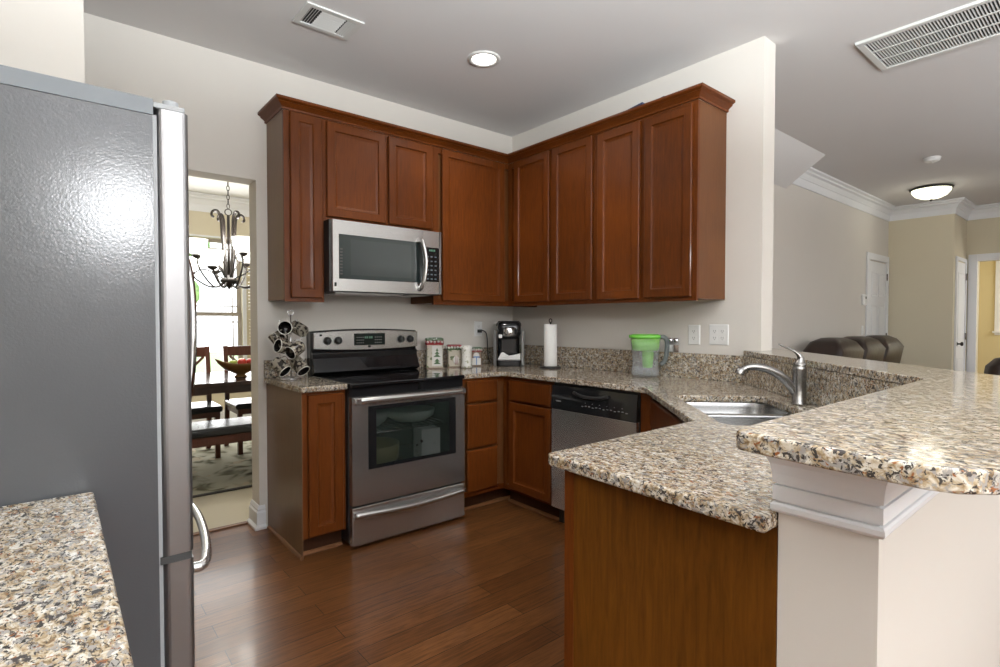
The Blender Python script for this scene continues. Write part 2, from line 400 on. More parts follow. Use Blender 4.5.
# rear wall behind the camera, with window openings added for fill light
wallbox('wall_rear', [(-3.75, -1.8, -6.6, -6.45, 0, H), (-1.8, 0.6, -6.6, -6.45, 0, 0.5), (-1.8, 0.6, -6.6, -6.45, 2.4, H), (0.6, 2.9, -6.6, -6.45, 0, H),
                      (2.9, 4.9, -6.6, -6.45, 0, 0.5), (2.9, 4.9, -6.6, -6.45, 2.4, H), (4.9, 8.4, -6.6, -6.45, 0, H)], M['wall'])
wallbox('wall_living', [(0.1385, 5.85, -1.15, -1.02, 0, H)], M['wall'])
wallbox('wall_far', [(5.85, 6.0, -1.85, -1.02, 0, H)], M['cream'])
wallbox('wall_return', [(6.0, 6.6, -1.85, -1.73, 0, H)], M['cream'])
wallbox('wall_hall', [(6.6, 6.72, -1.97, -1.73, 0, H), (6.6, 6.72, -3.1, -1.97, 2.06, H), (6.6, 6.72, -6.45, -3.1, 0, H)], M['cream'])
wallbox('wall_study_side', [(6.72, 8.2, -1.5, -1.38, 0, H)], M['yellow'])
wallbox('wall_study', [(8.2, 8.35, -2.0, -1.38, 0, H), (8.2, 8.35, -3.0, -2.0, 0, 1.10), (8.2, 8.35, -3.0, -2.0, 2.18, H), (8.2, 8.35, -6.45, -3.0, 0, H)], M['yellow'])
# dining room
DY = 4.0
wallbox('wall_dining_back', [(-5.2, -2.55, DY, DY + WT, 0, H), (-2.55, -1.105, DY, DY + WT, 0, 0.40), (-2.55, -1.105, DY, DY + WT, 2.29, H),
                        (-1.105, -1.06, DY, DY + WT, 0, H), (-1.06, -0.3, DY, DY + WT, 0, 0.40), (-1.06, -0.3, DY, DY + WT, 2.29, H), (-0.3, 1.3, DY, DY + WT, 0, H)], M['cream'])
wallbox('wall_dining_left', [(-5.2, -5.05, WT, DY, 0, H)], M['cream'])
wallbox('wall_dining_right', [(1.15, 1.3, WT, DY, 0, H)], M['cream'])
wallbox('wall_dining_front', [(-5.05, -3.75, 0, WT, 0, H), (0.125, 1.3, 0, WT, 0, H)], M['cream'])

# sloped stair underside
bm = BM()
rings(bm, [[(0.139, -1.5, H - 0.001), (0.139, -1.151, H - 0.001), (0.139, -1.151, 2.55)], [(2.54, -1.5, H - 0.001), (2.54, -1.151, H - 0.001), (2.54, -1.151, 2.55)]])
struct(obj('trim_stair_soffit', bm, M['ceil']))
# crown moulding: living room / hall and dining room
cp = [(0, H - 0.001), (0, H - 0.175), (0.010, H - 0.175), (0.014, H - 0.150), (0.022, H - 0.10), (0.030, H - 0.098), (0.034, H - 0.09), (0.055, H - 0.055), (0.080, H - 0.045), (0.084, H - 0.03), (0.11, H - 0.018), (0.11, H - 0.001)]
bm = BM(); sweep(bm, cp, [(2.541, -1.1505), (5.8495, -1.1505), (5.8495, -1.8505), (6.5995, -1.8505), (6.5995, -6.3)]); struct(obj('trim_crown_living', bm, M['white']))
bm = BM(); sweep(bm, [(o * 1.3, H - (H - z) * 1.15) for o, z in cp], [(-5.0, DY - 0.0005), (1.1495, DY - 0.0005), (1.1495, WT + 0.2)]); struct(obj('trim_crown_dining', bm, M['white']))
# baseboards
bp = [(0, 0.001), (0.034, 0.001), (0.034, 0.016), (0.020, 0.028), (0.020, 0.10), (0.012, 0.112), (0.014, 0.120), (0.006, 0.138), (0, 0.14)]
bm = BM(); sweep(bm, bp, [(JX - 0.0005, WT - 0.001), (JX - 0.0005, -0.0005), (-1.9985, -0.0005)], 1); struct(obj('baseboard_back', bm, M['white']))
bm = BM(); sweep(bm, bp, [(-5.0, DY - 0.001), (1.14, DY - 0.001)]); struct(obj('baseboard_dining', bm, M['white']))
bm = BM(); sweep(bm, bp, [(0.3, -1.1505), (4.94, -1.1505)]); struct(obj('baseboard_living', bm, M['white']))
bm = BM(); box(bm, -3.1, JX - 0.03, 0.125, 0.165, 0.0005, 0.007); struct(obj('trim_threshold', bm, M['shoe'], bevel=0.002))

# windows -------------------------------------------------------
def window(name, x0, x1, z0, z1, y, depth=0.06, cols=2, rows=1, slats=None, slat_range=None, casing=0.09, face=-1, grid=True, slat_mat=None, prairie=False):
    """double-hung window facing -y at wall face y; every part under one structure object"""
    bm = BM()
    for (a, b, c, d) in ((x0 - casing, x0, z0 - casing, z1 + casing), (x1, x1 + casing, z0 - casing, z1 + casing), (x0, x1, z1, z1 + casing), (x0, x1, z0 - casing, z0)):
        box(bm, a, b, y - 0.02, y - 0.0005, c, d)
    box(bm, x0 - casing - 0.02, x1 + casing + 0.02, y - 0.05, y - 0.0005, z0 - 0.03, z0)
    w = struct(obj(name, bm, M['white'], bevel=0.003))
    zm = (z0 + z1) / 2
    for k, (a, b, off) in enumerate(((z0, zm + 0.02, 0.05), (zm - 0.02, z1, 0.085))):
        bm = BM(); f = 0.045; yy = y + off
        box(bm, x0 + 0.001, x0 + f, yy, yy + 0.03, a, b); box(bm, x1 - f, x1 - 0.001, yy, yy + 0.03, a, b)
        box(bm, x0 + f, x1 - f, yy, yy + 0.03, a + 0.001, a + f); box(bm, x0 + f, x1 - f, yy, yy + 0.03, b - f, b - 0.001)
        s = obj('sash', bm, M['sash'], w)
        if prairie:
            bm = BM()
            for xx in (x0 + f + 0.055, x1 - f - 0.055): box(bm, xx - 0.007, xx + 0.007, yy + 0.006, yy + 0.024, a + f, b - f)
            for zz in (a + f + 0.075, b - f - 0.075): box(bm, x0 + f, x1 - f, yy + 0.007, yy + 0.023, zz - 0.007, zz + 0.007)
            obj('muntin', bm, M['sash'], s)
        elif grid:
            bm = BM()
            for c in range(1, cols): xx = x0 + (x1 - x0) * c / cols; box(bm, xx - 0.009, xx + 0.009, yy + 0.006, yy + 0.024, a + f, b - f)
            for r in range(1, rows + 1):
                zz = a + f + (b - a - 2 * f) * r / (rows + 1); box(bm, x0 + f, x1 - f, yy + 0.007, yy + 0.023, zz - 0.009, zz + 0.009)
            obj('muntin', bm, M['sash'], s)
        bm = BM(); box(bm, x0 + f, x1 - f, yy + 0.013, yy + 0.017, a + f, b - f); obj('pane', bm, M['glass'], s)
    if slat_range:
        bm = BM(); a, b = slat_range; n = int((b - a) / 0.044)
        for k in range(n):
            zz = a + 0.022 + k * 0.044
            rings(bm, [[(xx, y + 0.010, zz - 0.018), (xx, y + 0.012, zz - 0.020), (xx, y + 0.034, zz + 0.020), (xx, y + 0.032, zz + 0.022)] for xx in (x0 + 0.004, x1 - 0.004)])
        box(bm, x0 + 0.004, x1 - 0.004, y + 0.002, y + 0.046, a - 0.02, a); box(bm, x0 + 0.004, x1 - 0.004, y + 0.002, y + 0.048, b - 0.01, b + 0.05)
        for xx in (x0 + 0.12, x1 - 0.12): box(bm, xx - 0.001, xx + 0.001, y + 0.001, y + 0.002, a, b)
        bl = obj('blind', bm, slat_mat or M['blindw'], w); bl['kind'] = 'structure'
    return w
window('window_1', -2.55, -1.105, 0.40, 2.29, DY, casing=0.022, prairie=True)
window('window_2', -1.06, -0.30, 0.40, 2.29, DY, cols=2, rows=1, slat_range=(0.44, 2.24), casing=0.022, slat_mat=M['blind'])
# study window in the x = 8.2 wall (built facing -y, then turned)
sw = window('window_3', -0.5, 0.5, 1.10, 2.18, 0.0, cols=2, rows=1, slat_range=(1.12, 2.12), casing=0.06)
sw.location = (8.2, -2.5, 0); sw.rotation_euler = (0, 0, -PI / 2)
def added_rear_window(name, x0, x1, cols):  # unseen windows added behind the camera to help light the rooms
    sw = window(name, -(x1 - x0) / 2, (x1 - x0) / 2, 0.5, 2.4, 0.0, cols=cols, rows=1, slat_range=(0.54, 2.33))
    sw.location = ((x0 + x1) / 2, -6.45, 0); sw.rotation_euler = (0, 0, PI)
added_rear_window('window_4', -1.8, 0.6, 3)
added_rear_window('window_5', 2.9, 4.9, 3)

# doors ---------------------------------------------------------
def slab_door(name, wdt, hgt, panels, casing=0.09, handle_left=True, glassy=False):
    """door facing -y, local x 0..wdt, with casing"""
    bm = BM()
    cpz = hgt + casing
    for (a, b, c, d) in ((-casing, -0.003, 0, cpz), (wdt + 0.003, wdt + casing, 0, cpz), (-0.003, wdt + 0.003, hgt + 0.003, cpz)):
        box(bm, a, b, -0.022, -0.0005, c, d)
    cs = struct(obj(name, bm, M['white'], bevel=0.004))
    bm = BM(); box(bm, 0.004, wdt - 0.004, -0.010, -0.001, 0.006, hgt - 0.012)
    sl = obj('door_slab', bm, M['white'], cs)
    for (a, b, c, d) in panels:
        bm = BM()
        raised(bm, a * wdt, b * wdt, c * hgt, d * hgt, -0.016, 0.0055, [(0, 0.001), (0.012, 0.0), (0.022, 0.005), (0.045, 0.0005)])
        obj('door_panel', bm, M['white'], sl)
    hx = 0.06 if handle_left else wdt - 0.06
    bm = BM(); lathe(bm, [(0.026, 0), (0.026, 0.006), (0.010, 0.010), (0.010, 0.035), (0.024, 0.042), (0.028, 0.055), (0.020, 0.066), (0.004, 0.068)], (0, 0, 0), 16, Matrix.Rotation(PI / 2, 4, 'X'))
    bmesh.ops.translate(bm, verts=bm.verts, vec=(hx, -0.010, 0.96)); obj('door_handle', bm, M['bronze'], cs)
    for z in (0.25, 1.05, 1.85):
        bm = BM(); x = wdt - 0.004 if handle_left else 0.004
        box(bm, x - 0.012, x + 0.008, -0.026, -0.0225, z - 0.045, z + 0.045); cyl(bm, (x, -0.028, z - 0.045), (x, -0.028, z + 0.045), 0.005, 8)
        obj('hinge', bm, M['nickel'], cs)
    return cs
six = [(0.14, 0.46, 0.77, 0.93), (0.54, 0.86, 0.77, 0.93), (0.14, 0.46, 0.43, 0.72), (0.54, 0.86, 0.43, 0.72), (0.14, 0.46, 0.08, 0.38), (0.54, 0.86, 0.08, 0.38)]
d = slab_door('door_1', 0.70, 2.04, six); d.location = (5.03, -1.1505, 0)
d = slab_door('door_2', 0.50, 2.04, [(0.16, 0.84, 0.45, 0.93), (0.16, 0.84, 0.07, 0.38)], casing=0.05); d.location = (5.99, -1.8505, 0)
# cased opening to the study
bm = BM()
for (a, b, c, e) in ((-1.97, -1.875, 0, 2.155), (-3.2, -3.1, 0, 2.155), (-3.1, -1.97, 2.06, 2.155)): box(bm, 6.575, 6.5995, a, b, c, e)
struct(obj('trim_study_casing', bm, M['white'], bevel=0.004))

# outdoors behind the dining window
bm = BM(); box(bm, -12, 9, 4.6, 30, -0.6, -0.5); struct(obj('ground_lawn', bm, M['grass']))
def tree(x, y, h, label):
    t = thing('garden_tree', label, 'tree', (x, y, -0.5))
    bm = BM(); tube(bm, [(0, 0, 0), (0.05, 0, h * 0.4), (0, 0.05, h * 0.75)], [0.16, 0.12, 0.05], 8); obj('trunk', bm, M['bowl'], t)
    bm = BM(); rnd = random.Random(int(x * 10))
    for k in range(16):
        a = rnd.random() * 6.3; r = rnd.random() * h * 0.22
        ball(bm, (r * math.cos(a), r * math.sin(a), h * (0.5 + 0.45 * rnd.random())), h * (0.10 + 0.08 * rnd.random()), seg=10)
    o = obj('crown', bm, M['foliage'], t)
tree(-1.1, 15, 5.2, 'leafy green garden tree seen through the dining window')

# ================================================================ CABINETS
DOOR = [(0, 0.004), (0.004, 0), (0.048, 0.0), (0.053, 0.008), (0.068, 0.0115)]
DRAW = [(0, 0.006), (0.006, 0.001), (0.012, 0)]
def wall_cabinet(label, loc, rotz, w, z0, z1, doors, dep=0.305, side=None, group='upper cherry cabinets', sidemat=None):
    """local: x 0..w along the wall, back at y=0, front at y=-dep; doors as (x0,x1,z0,z1)"""
    t = thing('wall_cabinet', label, 'cabinet', loc, rotz, group)
    bm = BM(); box(bm, 0.0006, w - 0.0006, -dep + 0.019, -0.001, z0 + 0.012, z1); obj('body', bm, sidemat or M['cherry_side'], t)
    # face frame
    bm = BM(); xs = [0.0006, w - 0.0006]
    box(bm, xs[0], xs[1], -dep, -dep + 0.019, z0, z0 + 0.04); box(bm, xs[0], xs[1], -dep, -dep + 0.019, z1 - 0.04, z1)
    box(bm, xs[0], xs[0] + 0.04, -dep, -dep + 0.019, z0 + 0.04, z1 - 0.04); box(bm, xs[1] - 0.04, xs[1], -dep, -dep + 0.019, z0 + 0.04, z1 - 0.04)
    if len(doors) > 1:
        c = (doors[0][1] + doors[1][0]) / 2; box(bm, c - 0.025, c + 0.025, -dep, -dep + 0.019, z0 + 0.04, z1 - 0.04)
    obj('face_frame', bm, M['cherry'], t)
    for (a, b, c, d) in doors:
        bm = BM(); raised(bm, a, b, c, d, -dep - 0.0205, 0.02, DOOR); obj('door', bm, M['cherry'], t)
    return t
LX = -1.968
UZ0, UZ1 = 1.369, 2.445
wall_cabinet('narrow cherry wall cabinet with one tall door left of the microwave', (LX, -0.0005, 0), 0, 0.228, UZ0, UZ1, [(0.033, 0.213, 1.392, 2.44)], sidemat=M['dark_side'])
wall_cabinet('short two-door cherry wall cabinet directly above the microwave', (-1.74, -0.0005, 0), 0, 0.762, 1.85, UZ1, [(0.016, 0.398, 1.876, 2.432), (0.42, 0.806 - 0.06, 1.876, 2.432)])
wall_cabinet('wide one-door cherry wall cabinet right of the microwave', (-0.978, -0.0005, 0), 0, 0.978 - 0.001, UZ0, UZ1, [(0.066, 0.624, 1.398, 2.436)])
wall_cabinet('two-door cherry wall cabinet on the right wall nearest the room corner', (-0.0005, -0.306, 0), -PI / 2, 0.86, UZ0, UZ1, [(0.085, 0.45, 1.396, 2.44), (0.482, 0.838, 1.396, 2.44)])
wall_cabinet('two-door cherry wall cabinet at the open end of the right wall', (-0.0005, -1.166, 0), -PI / 2, 0.70, UZ0, UZ1, [(0.022, 0.338, 1.392, 2.430), (0.373, 0.674, 1.392, 2.426)])
# cabinet crown
ccp = [(0.0, 2.4455), (0.010, 2.4455), (0.013, 2.455), (0.008, 2.457), (0.022, 2.468), (0.036, 2.477), (0.032, 2.480), (0.045, 2.486), (0.050, 2.489), (0.050, 2.502), (0.0, 2.502)]
bm = BM(); sweep(bm, ccp, [(LX, -0.002), (LX, -0.305), (-0.305, -0.305), (-0.305, -1.866), (-0.002, -1.866)], 1)
# direction: need 'out' away from the cabinets
o = obj('cabinet_crown_moulding', bm, M['cherry']); tag(o, 'stepped cherry crown moulding running along the top of the upper cabinets', 'moulding')
# printed papers lying on the cabinets
for (y, l, h, c, lab) in ((-1.43, 0.15, 0.092, 'navy', 'navy printed packet lying on top of the right-wall cabinets'), (-1.60, 0.10, 0.082, 'navy', 'small dark printed packet on the cabinet top nearer the open end')):
    bm = BM(); rings(bm, [[(-0.30, y - l / 2, 2.4465), (-0.05, y - l / 2, 2.4465), (-0.05, y - l / 2, 2.45 + h * 0.9), (-0.30, y - l / 2, 2.45 + h)],
                          [(-0.30, y + l / 2, 2.4465), (-0.05, y + l / 2, 2.4465), (-0.05, y + l / 2, 2.45 + h * 0.7), (-0.30, y + l / 2, 2.45 + h * 0.8)]])
    tag(obj('printed_packet', bm, M[c]), lab, 'packet')

def base_cabinet(label, loc, rotz, w, doors=(), drawers=(), dep=0.60, body_x=None, toe=True, group='cherry base cabinets', sidemat=None, top=0.884):
    t = thing('base_cabinet', label, 'cabinet', loc, rotz, group)
    bm = BM(); box(bm, 0.0006, w - 0.0006, -dep + 0.019, -0.003, 0.105, top); 
    box(bm, 0.0006, 0.02, -dep + 0.075, -0.003, 0.001, 0.105); box(bm, w - 0.02, w - 0.0006, -dep + 0.075, -0.003, 0.001, 0.105)
    obj('body', bm, sidemat or M['cherry_side'], t)
    bm = BM(); box(bm, 0.0006, w - 0.0006, -dep, -dep + 0.019, 0.105, 0.14); box(bm, 0.0006, w - 0.0006, -dep, -dep + 0.019, top - 0.035, top)
    box(bm, 0.0006, 0.03, -dep, -dep + 0.019, 0.14, top - 0.035); box(bm, w - 0.03, w - 0.0006, -dep, -dep + 0.019, 0.14, top - 0.035)
    obj('face_frame', bm, M['cherry'], t)
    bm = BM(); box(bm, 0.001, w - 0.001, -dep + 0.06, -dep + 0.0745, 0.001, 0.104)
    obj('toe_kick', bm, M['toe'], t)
    bm = BM(); rings(bm, [[(x, -dep + 0.0595, 0.001), (x, -dep + 0.045, 0.001), (x, -dep + 0.048, 0.010), (x, -dep + 0.0595, 0.018)] for x in (0.001, w - 0.001)])
    obj('shoe_moulding', bm, M['shoe'], t)
    for (a, b, c, d) in doors:
        bm = BM(); raised(bm, a, b, c, d, -dep - 0.0205, 0.02, DOOR); obj('door', bm, M['cherry'], t)
    for (a, b, c, d) in drawers:
        bm = BM(); raised(bm, a, b, c, d, -dep - 0.0205, 0.02, DRAW); obj('drawer', bm, M['cherry'], t)
    return t
b = base_cabinet('narrow cherry base cabinet with one tall door left of the stove', (-1.98, -0.0005, 0), 0, 0.236, [(0.026, 0.218, 0.115, 0.868)], sidemat=M['cherry_side'])
# flat finished side of that cabinet down to the floor
bm = BM(); box(bm, -0.0032, 0.0004, -0.585, -0.001, 0.002, 0.884); box(bm, -0.0032, 0.0006, -0.6, -0.585, 0.002, 0.884)
o = obj('side_panel', bm, M['dark_side'], b)
bm = BM(); rings(bm, [[(-0.0035, y, 0.001), (-0.016, y, 0.001), (-0.013, y, 0.011), (-0.0035, y, 0.018)] for y in (-0.03, -0.6)]); obj('shoe_moulding', bm, M['shoe'], b)
base_cabinet('three-drawer cherry base cabinet right of the stove', (-0.974, -0.0005, 0), 0, 0.974 - 0.002, [], [(0.055, 0.308, 0.724, 0.868), (0.055, 0.308, 0.424, 0.712), (0.055, 0.308, 0.134, 0.412)])
base_cabinet('cherry base cabinet with one drawer over one door left of the dishwasher', (-0.0005, -0.601, 0), -PI / 2, 0.482, [(0.075, 0.47, 0.125, 0.71)], [(0.075, 0.47, 0.724, 0.862)])
# diagonal sink cabinet
t = thing('sink_cabinet', 'diagonal cherry sink cabinet across the corner right of the dishwasher', 'cabinet', (-0.9, -2.05, 0), 0, 'cherry base cabinets')
P0 = (-0.60, -1.722); P1 = (-0.60, -1.79); P2 = (-1.255, -2.445)
bm = BM(); prism(bm, [P0, P1, P2, (-1.30, -2.445), (-1.30, -2.98), (-1.03, -2.98), (-0.02, -1.99), (-0.003, -1.722)], 0.105, 0.70)
for pth in ([P0, P1, P2],):
    rings(bm, [[(p[0], p[1], 0.70), (p[0], p[1], 0.884), (p[0] + 0.012, p[1] - 0.012, 0.884), (p[0] + 0.012, p[1] - 0.012, 0.70)] for p in pth])
obj('body', bm, M['cherry'], t, True)
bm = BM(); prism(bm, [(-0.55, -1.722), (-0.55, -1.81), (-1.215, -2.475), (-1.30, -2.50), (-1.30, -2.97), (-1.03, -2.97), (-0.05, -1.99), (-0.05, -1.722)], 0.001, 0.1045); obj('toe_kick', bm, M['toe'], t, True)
def diag(bm, x0, x1, z0, z1, steps, t_):
    raised(bm, x0, x1, z0, z1, -0.0205, 0.02, steps)
    bm.transform(Matrix.Translation((-0.60, -1.79, 0)) @ Matrix.Rotation(math.radians(-135), 4, 'Z'))
for a, b_ in ((0.06, 0.45), (0.48, 0.87)):
    bm = BM(); diag(bm, a, b_, 0.125, 0.70, DOOR, 0); obj('door', bm, M['cherry'], t, True)
bm = BM(); diag(bm, 0.06, 0.87, 0.72, 0.862, DRAW, 0); obj('drawer', bm, M['cherry'], t, True)
# peninsula cabinet with finished end
EX = -1.972
t = base_cabinet('cherry peninsula base cabinet with its plain wood end toward the camera', (-1.3005, -2.985, 0), PI, -1.3005 - EX - 0.006, [(0.03, 0.32, 0.125, 0.70), (0.345, 0.64, 0.125, 0.70)], [(0.03, 0.32, 0.72, 0.862), (0.345, 0.64, 0.72, 0.862)], dep=0.515)
bm = BM(); box(bm, EX, EX + 0.0055, -2.9925, -2.50, 0.001, 0.884); o = obj('end_panel', bm, M['end_panel'], t, True)
bm = BM(); box(bm, EX - 0.002, EX + 0.0055, -2.4995, -2.47, 0.001, 0.884); obj('corner_stile', bm, M['cherry'], t, True)
# base cabinet below the near left counter
t = base_cabinet('cherry base cabinet under the near left counter beside the refrigerator', (-3.598, -2.985, 0), PI / 2, 0.925, [(0.03, 0.45, 0.125, 0.70), (0.475, 0.895, 0.125, 0.70)], [(0.03, 0.45, 0.72, 0.862), (0.475, 0.895, 0.72, 0.862)], dep=0.64)

# ================================================================ GRANITE
def counter(name, label, poly, z0, z1, holes=(), bev=0.006):
    bm = BM(); slab(bm, poly, z0, z1, holes)
    bmesh.ops.recalc_face_normals(bm, faces=bm.faces)
    return tag(obj(name, bm, M['granite'], bevel=bev, seg=3), label, 'countertop')
CZ0, CZ1 = 0.8845, 0.915
counter('countertop', 'small granite countertop left of the stove under the mug rack', [(-1.998, -0.0015), (-1.998, -0.637), (-1.744, -0.637), (-1.744, -0.0015)], CZ0, CZ1)
# sink cutout: local frame u along (-1,-1)/√2, v along (1,-1)/√2 from front edge
S0 = Vector((-0.635, -1.775)); U = Vector((-1, -1)) / math.sqrt(2); V = Vector((1, -1)) / math.sqrt(2)
def uv(u, v): p = S0 + U * u + V * v; return (p.x, p.y)
su0 = 0.272; su1 = 0.985; sv0 = 0.085; sv1 = 0.475
hole = [uv(a, b) for a, b in rrect(su0, su1, sv0, sv1, 0.045, 6)]
main = [(-0.974, -0.0015), (-0.0015, -0.0015), (-0.0015, -1.965), (-1.018, -2.984), (-1.02, -2.992), (-1.9715, -2.992), (-2.022, -2.992), (-1.996, -2.44), (-1.985, -2.42), (-1.28, -2.42), (-0.635, -1.775), (-0.635, -0.637), (-0.974, -0.637)]
counter('countertop', 'large granite countertop wrapping the room corner, sink and peninsula', main, CZ0, CZ1, [hole])
counter('countertop', 'granite countertop in the near left corner beside the refrigerator', [(-3.598, -2.056), (-3.598, -3.0), (-2.914, -3.0), (-2.914, -2.056)], CZ0, CZ1)
# backsplashes
BT = 1.064
def bsplash(label, boxes=None, prisms=None, z1=BT):
    bm = BM()
    for b in boxes or []: box(bm, *b)
    for p in prisms or []: prism(bm, p, 0.9155, z1)
    return tag(obj('granite_backsplash', bm, M['granite'], bevel=0.0015, seg=1), label, 'backsplash', 'granite backsplashes')
bsplash('short granite backsplash behind the mug rack left of the stove', [(-1.998, -1.744, -0.022, -0.001, 0.9155, 1.02)])
bsplash('granite backsplash behind the holiday canisters and coffee maker', [(-0.974, -0.0385, -0.022, -0.001, 0.9155, 1.045)])
bsplash('granite backsplash along the right wall behind the water pitcher', [(-0.038, -0.001, -1.985, -0.001, 0.9155, BT)])
bsplash('tall granite backsplash behind the faucet below the raised bar', None, [[(-0.039, -1.9865), (-0.0, -1.9865), (-0.0, -2.0), (-1.012, -3.0065), (-1.012, -2.978), ]])
# bar half wall
wb = [(0.0, -2.074), (0.0, -2.0035), (-1.0205, -3.018), (-1.0205, -2.994), (EX, -2.994), (EX, -3.147), (-0.76, -3.147), (0.26, -2.127), (0.26, -2.074)]
bm = BM(); slab(bm, wb, 0.001, 1.063); struct(obj('wall_bar', bm, M['wall']))
bar = [(-0.015, -1.984), (-0.0005, -1.980), (-0.0005, -2.0732), (0.1385, -2.0732), (0.1385, -1.975), (0.37, -1.975), (-1.03, -3.39), (-1.90, -3.39), (-2.0, -3.38), (-2.10, -3.35), (-2.175, -3.309), (-2.200, -3.285),
       (-2.212, -3.245), (-2.208, -3.19), (-2.202, -3.12), (-2.194, -3.06), (-2.188, -3.028), (-2.18, -3.018), (-2.16, -3.012), (-1.075, -3.012), (-1.05, -3.004)]
o = counter('bar_top', 'raised granite bar top with a rounded end above the white half wall', bar, 1.0652, 1.094, bev=0.009)
pr = [(0.0, 0.916), (0.007, 0.916), (0.010, 0.921), (0.010, 0.929), (0.007, 0.933), (0.001, 0.934), (0.001, 0.937), (0.007, 0.938), (0.007, 0.964), (0.001, 0.965), (0.001, 0.968), (0.007, 0.969), (0.008, 0.985), (0.011, 1.003), (0.017, 1.016), (0.022, 1.022), (0.022, 1.032), (0.018, 1.034), (0.018, 1.037), (0.026, 1.039), (0.026, 1.0648), (0.0, 1.0648)]
bm = BM(); sweep(bm, pr, [(-1.90, -2.9935), (EX - 0.0005, -2.9935), (EX - 0.0005, -3.1475), (-0.76, -3.1475), (0.25, -2.1375)], 1)
struct(obj('trim_bar_crown', bm, M['white']))

# ================================================================ SINK, FAUCET
t = thing('kitchen_sink', 'undermount stainless double-bowl sink in the granite corner', 'sink', (*uv((su0 + su1) / 2, (sv0 + sv1) / 2), 0.70))
um = su0 + 0.30
def bowl(u0, u1):
    bm = BM(); zr = 0.880
    def ring(a0, a1, b0, b1, r, z): return [(*uv(a, b), z) for a, b in rrect(a0, a1, b0, b1, r, 6)]
    R = [ring(u0, u1, sv0 - 0.012, sv1 + 0.012, 0.065, zr), ring(u0 + 0.004, u1 - 0.004, sv0 - 0.008, sv1 + 0.008, 0.06, zr - 0.02),
         ring(u0 + 0.008, u1 - 0.008, sv0, sv1, 0.06, 0.73), ring(u0 + 0.03, u1 - 0.03, sv0 + 0.03, sv1 - 0.03, 0.05, 0.705)]
    rings(bm, R, False, True, smooth=True)
    return bm
obj('left_bowl', bowl(su0 - 0.012, um - 0.008), M['sink'], t, True)
obj('right_bowl', bowl(um + 0.008, su1 + 0.012), M['sink'], t, True)
bm = BM(); rr = [uv(a, b) for a, b in ((um - 0.022, sv0 - 0.012), (um + 0.022, sv0 - 0.012), (um + 0.022, sv1 + 0.012), (um - 0.022, sv1 + 0.012))]
prism(bm, rr, 0.868, 0.8805); obj('divider', bm, M['sink'], t, True, bevel=0.005)
for uc in ((su0 + um) / 2, (um + su1) / 2):
    bm = BM(); x, y = uv(uc, (sv0 + sv1) / 2); lathe(bm, [(0.042, 0.7055), (0.04, 0.708), (0.025, 0.7065)], (x, y, 0), 20); obj('drain', bm, M['chrome'], t, True)
FX, FY = -0.629, -2.512
t = thing('kitchen_faucet', 'brushed nickel single-handle faucet arching over the sink', 'faucet', (FX, FY, CZ1 + 0.001), math.radians(135))
# local +x = spout direction
bm = BM(); lathe(bm, [(0.030, 0), (0.030, 0.006), (0.0265, 0.010), (0.0260, 0.09), (0.027, 0.145), (0.0265, 0.152), (0.0235, 0.155), (0.0245, 0.160), (0.023, 0.172)], seg=28); obj('body', bm, M['nickel'], t)
bm = BM(); tube(bm, curve_pts([(0.012, 0, 0.045), (0.035, 0, 0.078), (0.075, 0, 0.118), (0.12, 0, 0.142), (0.165, 0, 0.153), (0.205, 0, 0.150), (0.232, 0, 0.135), (0.238, 0, 0.122)], 5),
                [0.017 + 0.003 * abs(math.sin(i * 0.12)) - 0.004 * min(1, i / 20) + (0.004 if i > 28 else 0) for i in range(36)], 14); obj('spout', bm, M['nickel'], t)
bm = BM(); tube(bm, curve_pts([(0.0, 0, 0.165), (-0.004, 0, 0.185), (0.004, 0, 0.203), (0.025, 0, 0.221), (0.05, 0, 0.232), (0.083, 0, 0.247)], 5),
                [0.022 - 0.019 * min(1, i / 17) ** 0.75 for i in range(26)], 12); obj('handle', bm, M['nickel'], t)

# ================================================================ STOVE
SXL = -1.74; SW = 0.760
t = thing('electric_range', 'freestanding stainless electric stove with black glass cooktop', 'stove', (SXL + 0.001, 0, 0))
yf = -0.655
bm = BM(); box(bm, 0, 0.06, -0.625, -0.02, 0.03, 0.893); box(bm, 0.70, SW, -0.625, -0.02, 0.03, 0.893); box(bm, 0.06, 0.70, -0.12, -0.02, 0.03, 0.893); box(bm, 0.06, 0.70, -0.625, -0.12, 0.03, 0.39); box(bm, 0.06, 0.70, -0.625, -0.12, 0.825, 0.893)
for x in (0.04, SW - 0.04):
    for y in (-0.58, -0.08): cyl(bm, (x, y, 0.001), (x, y, 0.031), 0.018, 10)
obj('body', bm, M['blackm'], t)
bm = BM(); box(bm, -0.0, SW, -0.672, -0.10, 0.8935, 0.917)
obj('cooktop', bm, M['cooktop'], t, bevel=0.006, seg=3)
burn = mat('burner_rings', (0.035, 0.035, 0.038), 0.15)
for (x, y, r) in ((0.2, -0.50, 0.105), (0.56, -0.50, 0.085), (0.2, -0.24, 0.075), (0.56, -0.24, 0.105)):
    bm = BM(); lathe(bm, [(r, 0.9172), (r, 0.9176), (r - 0.004, 0.9176), (r - 0.004, 0.9172)], (x, y, 0), 40, cap=False); obj('burner', bm, burn, t)
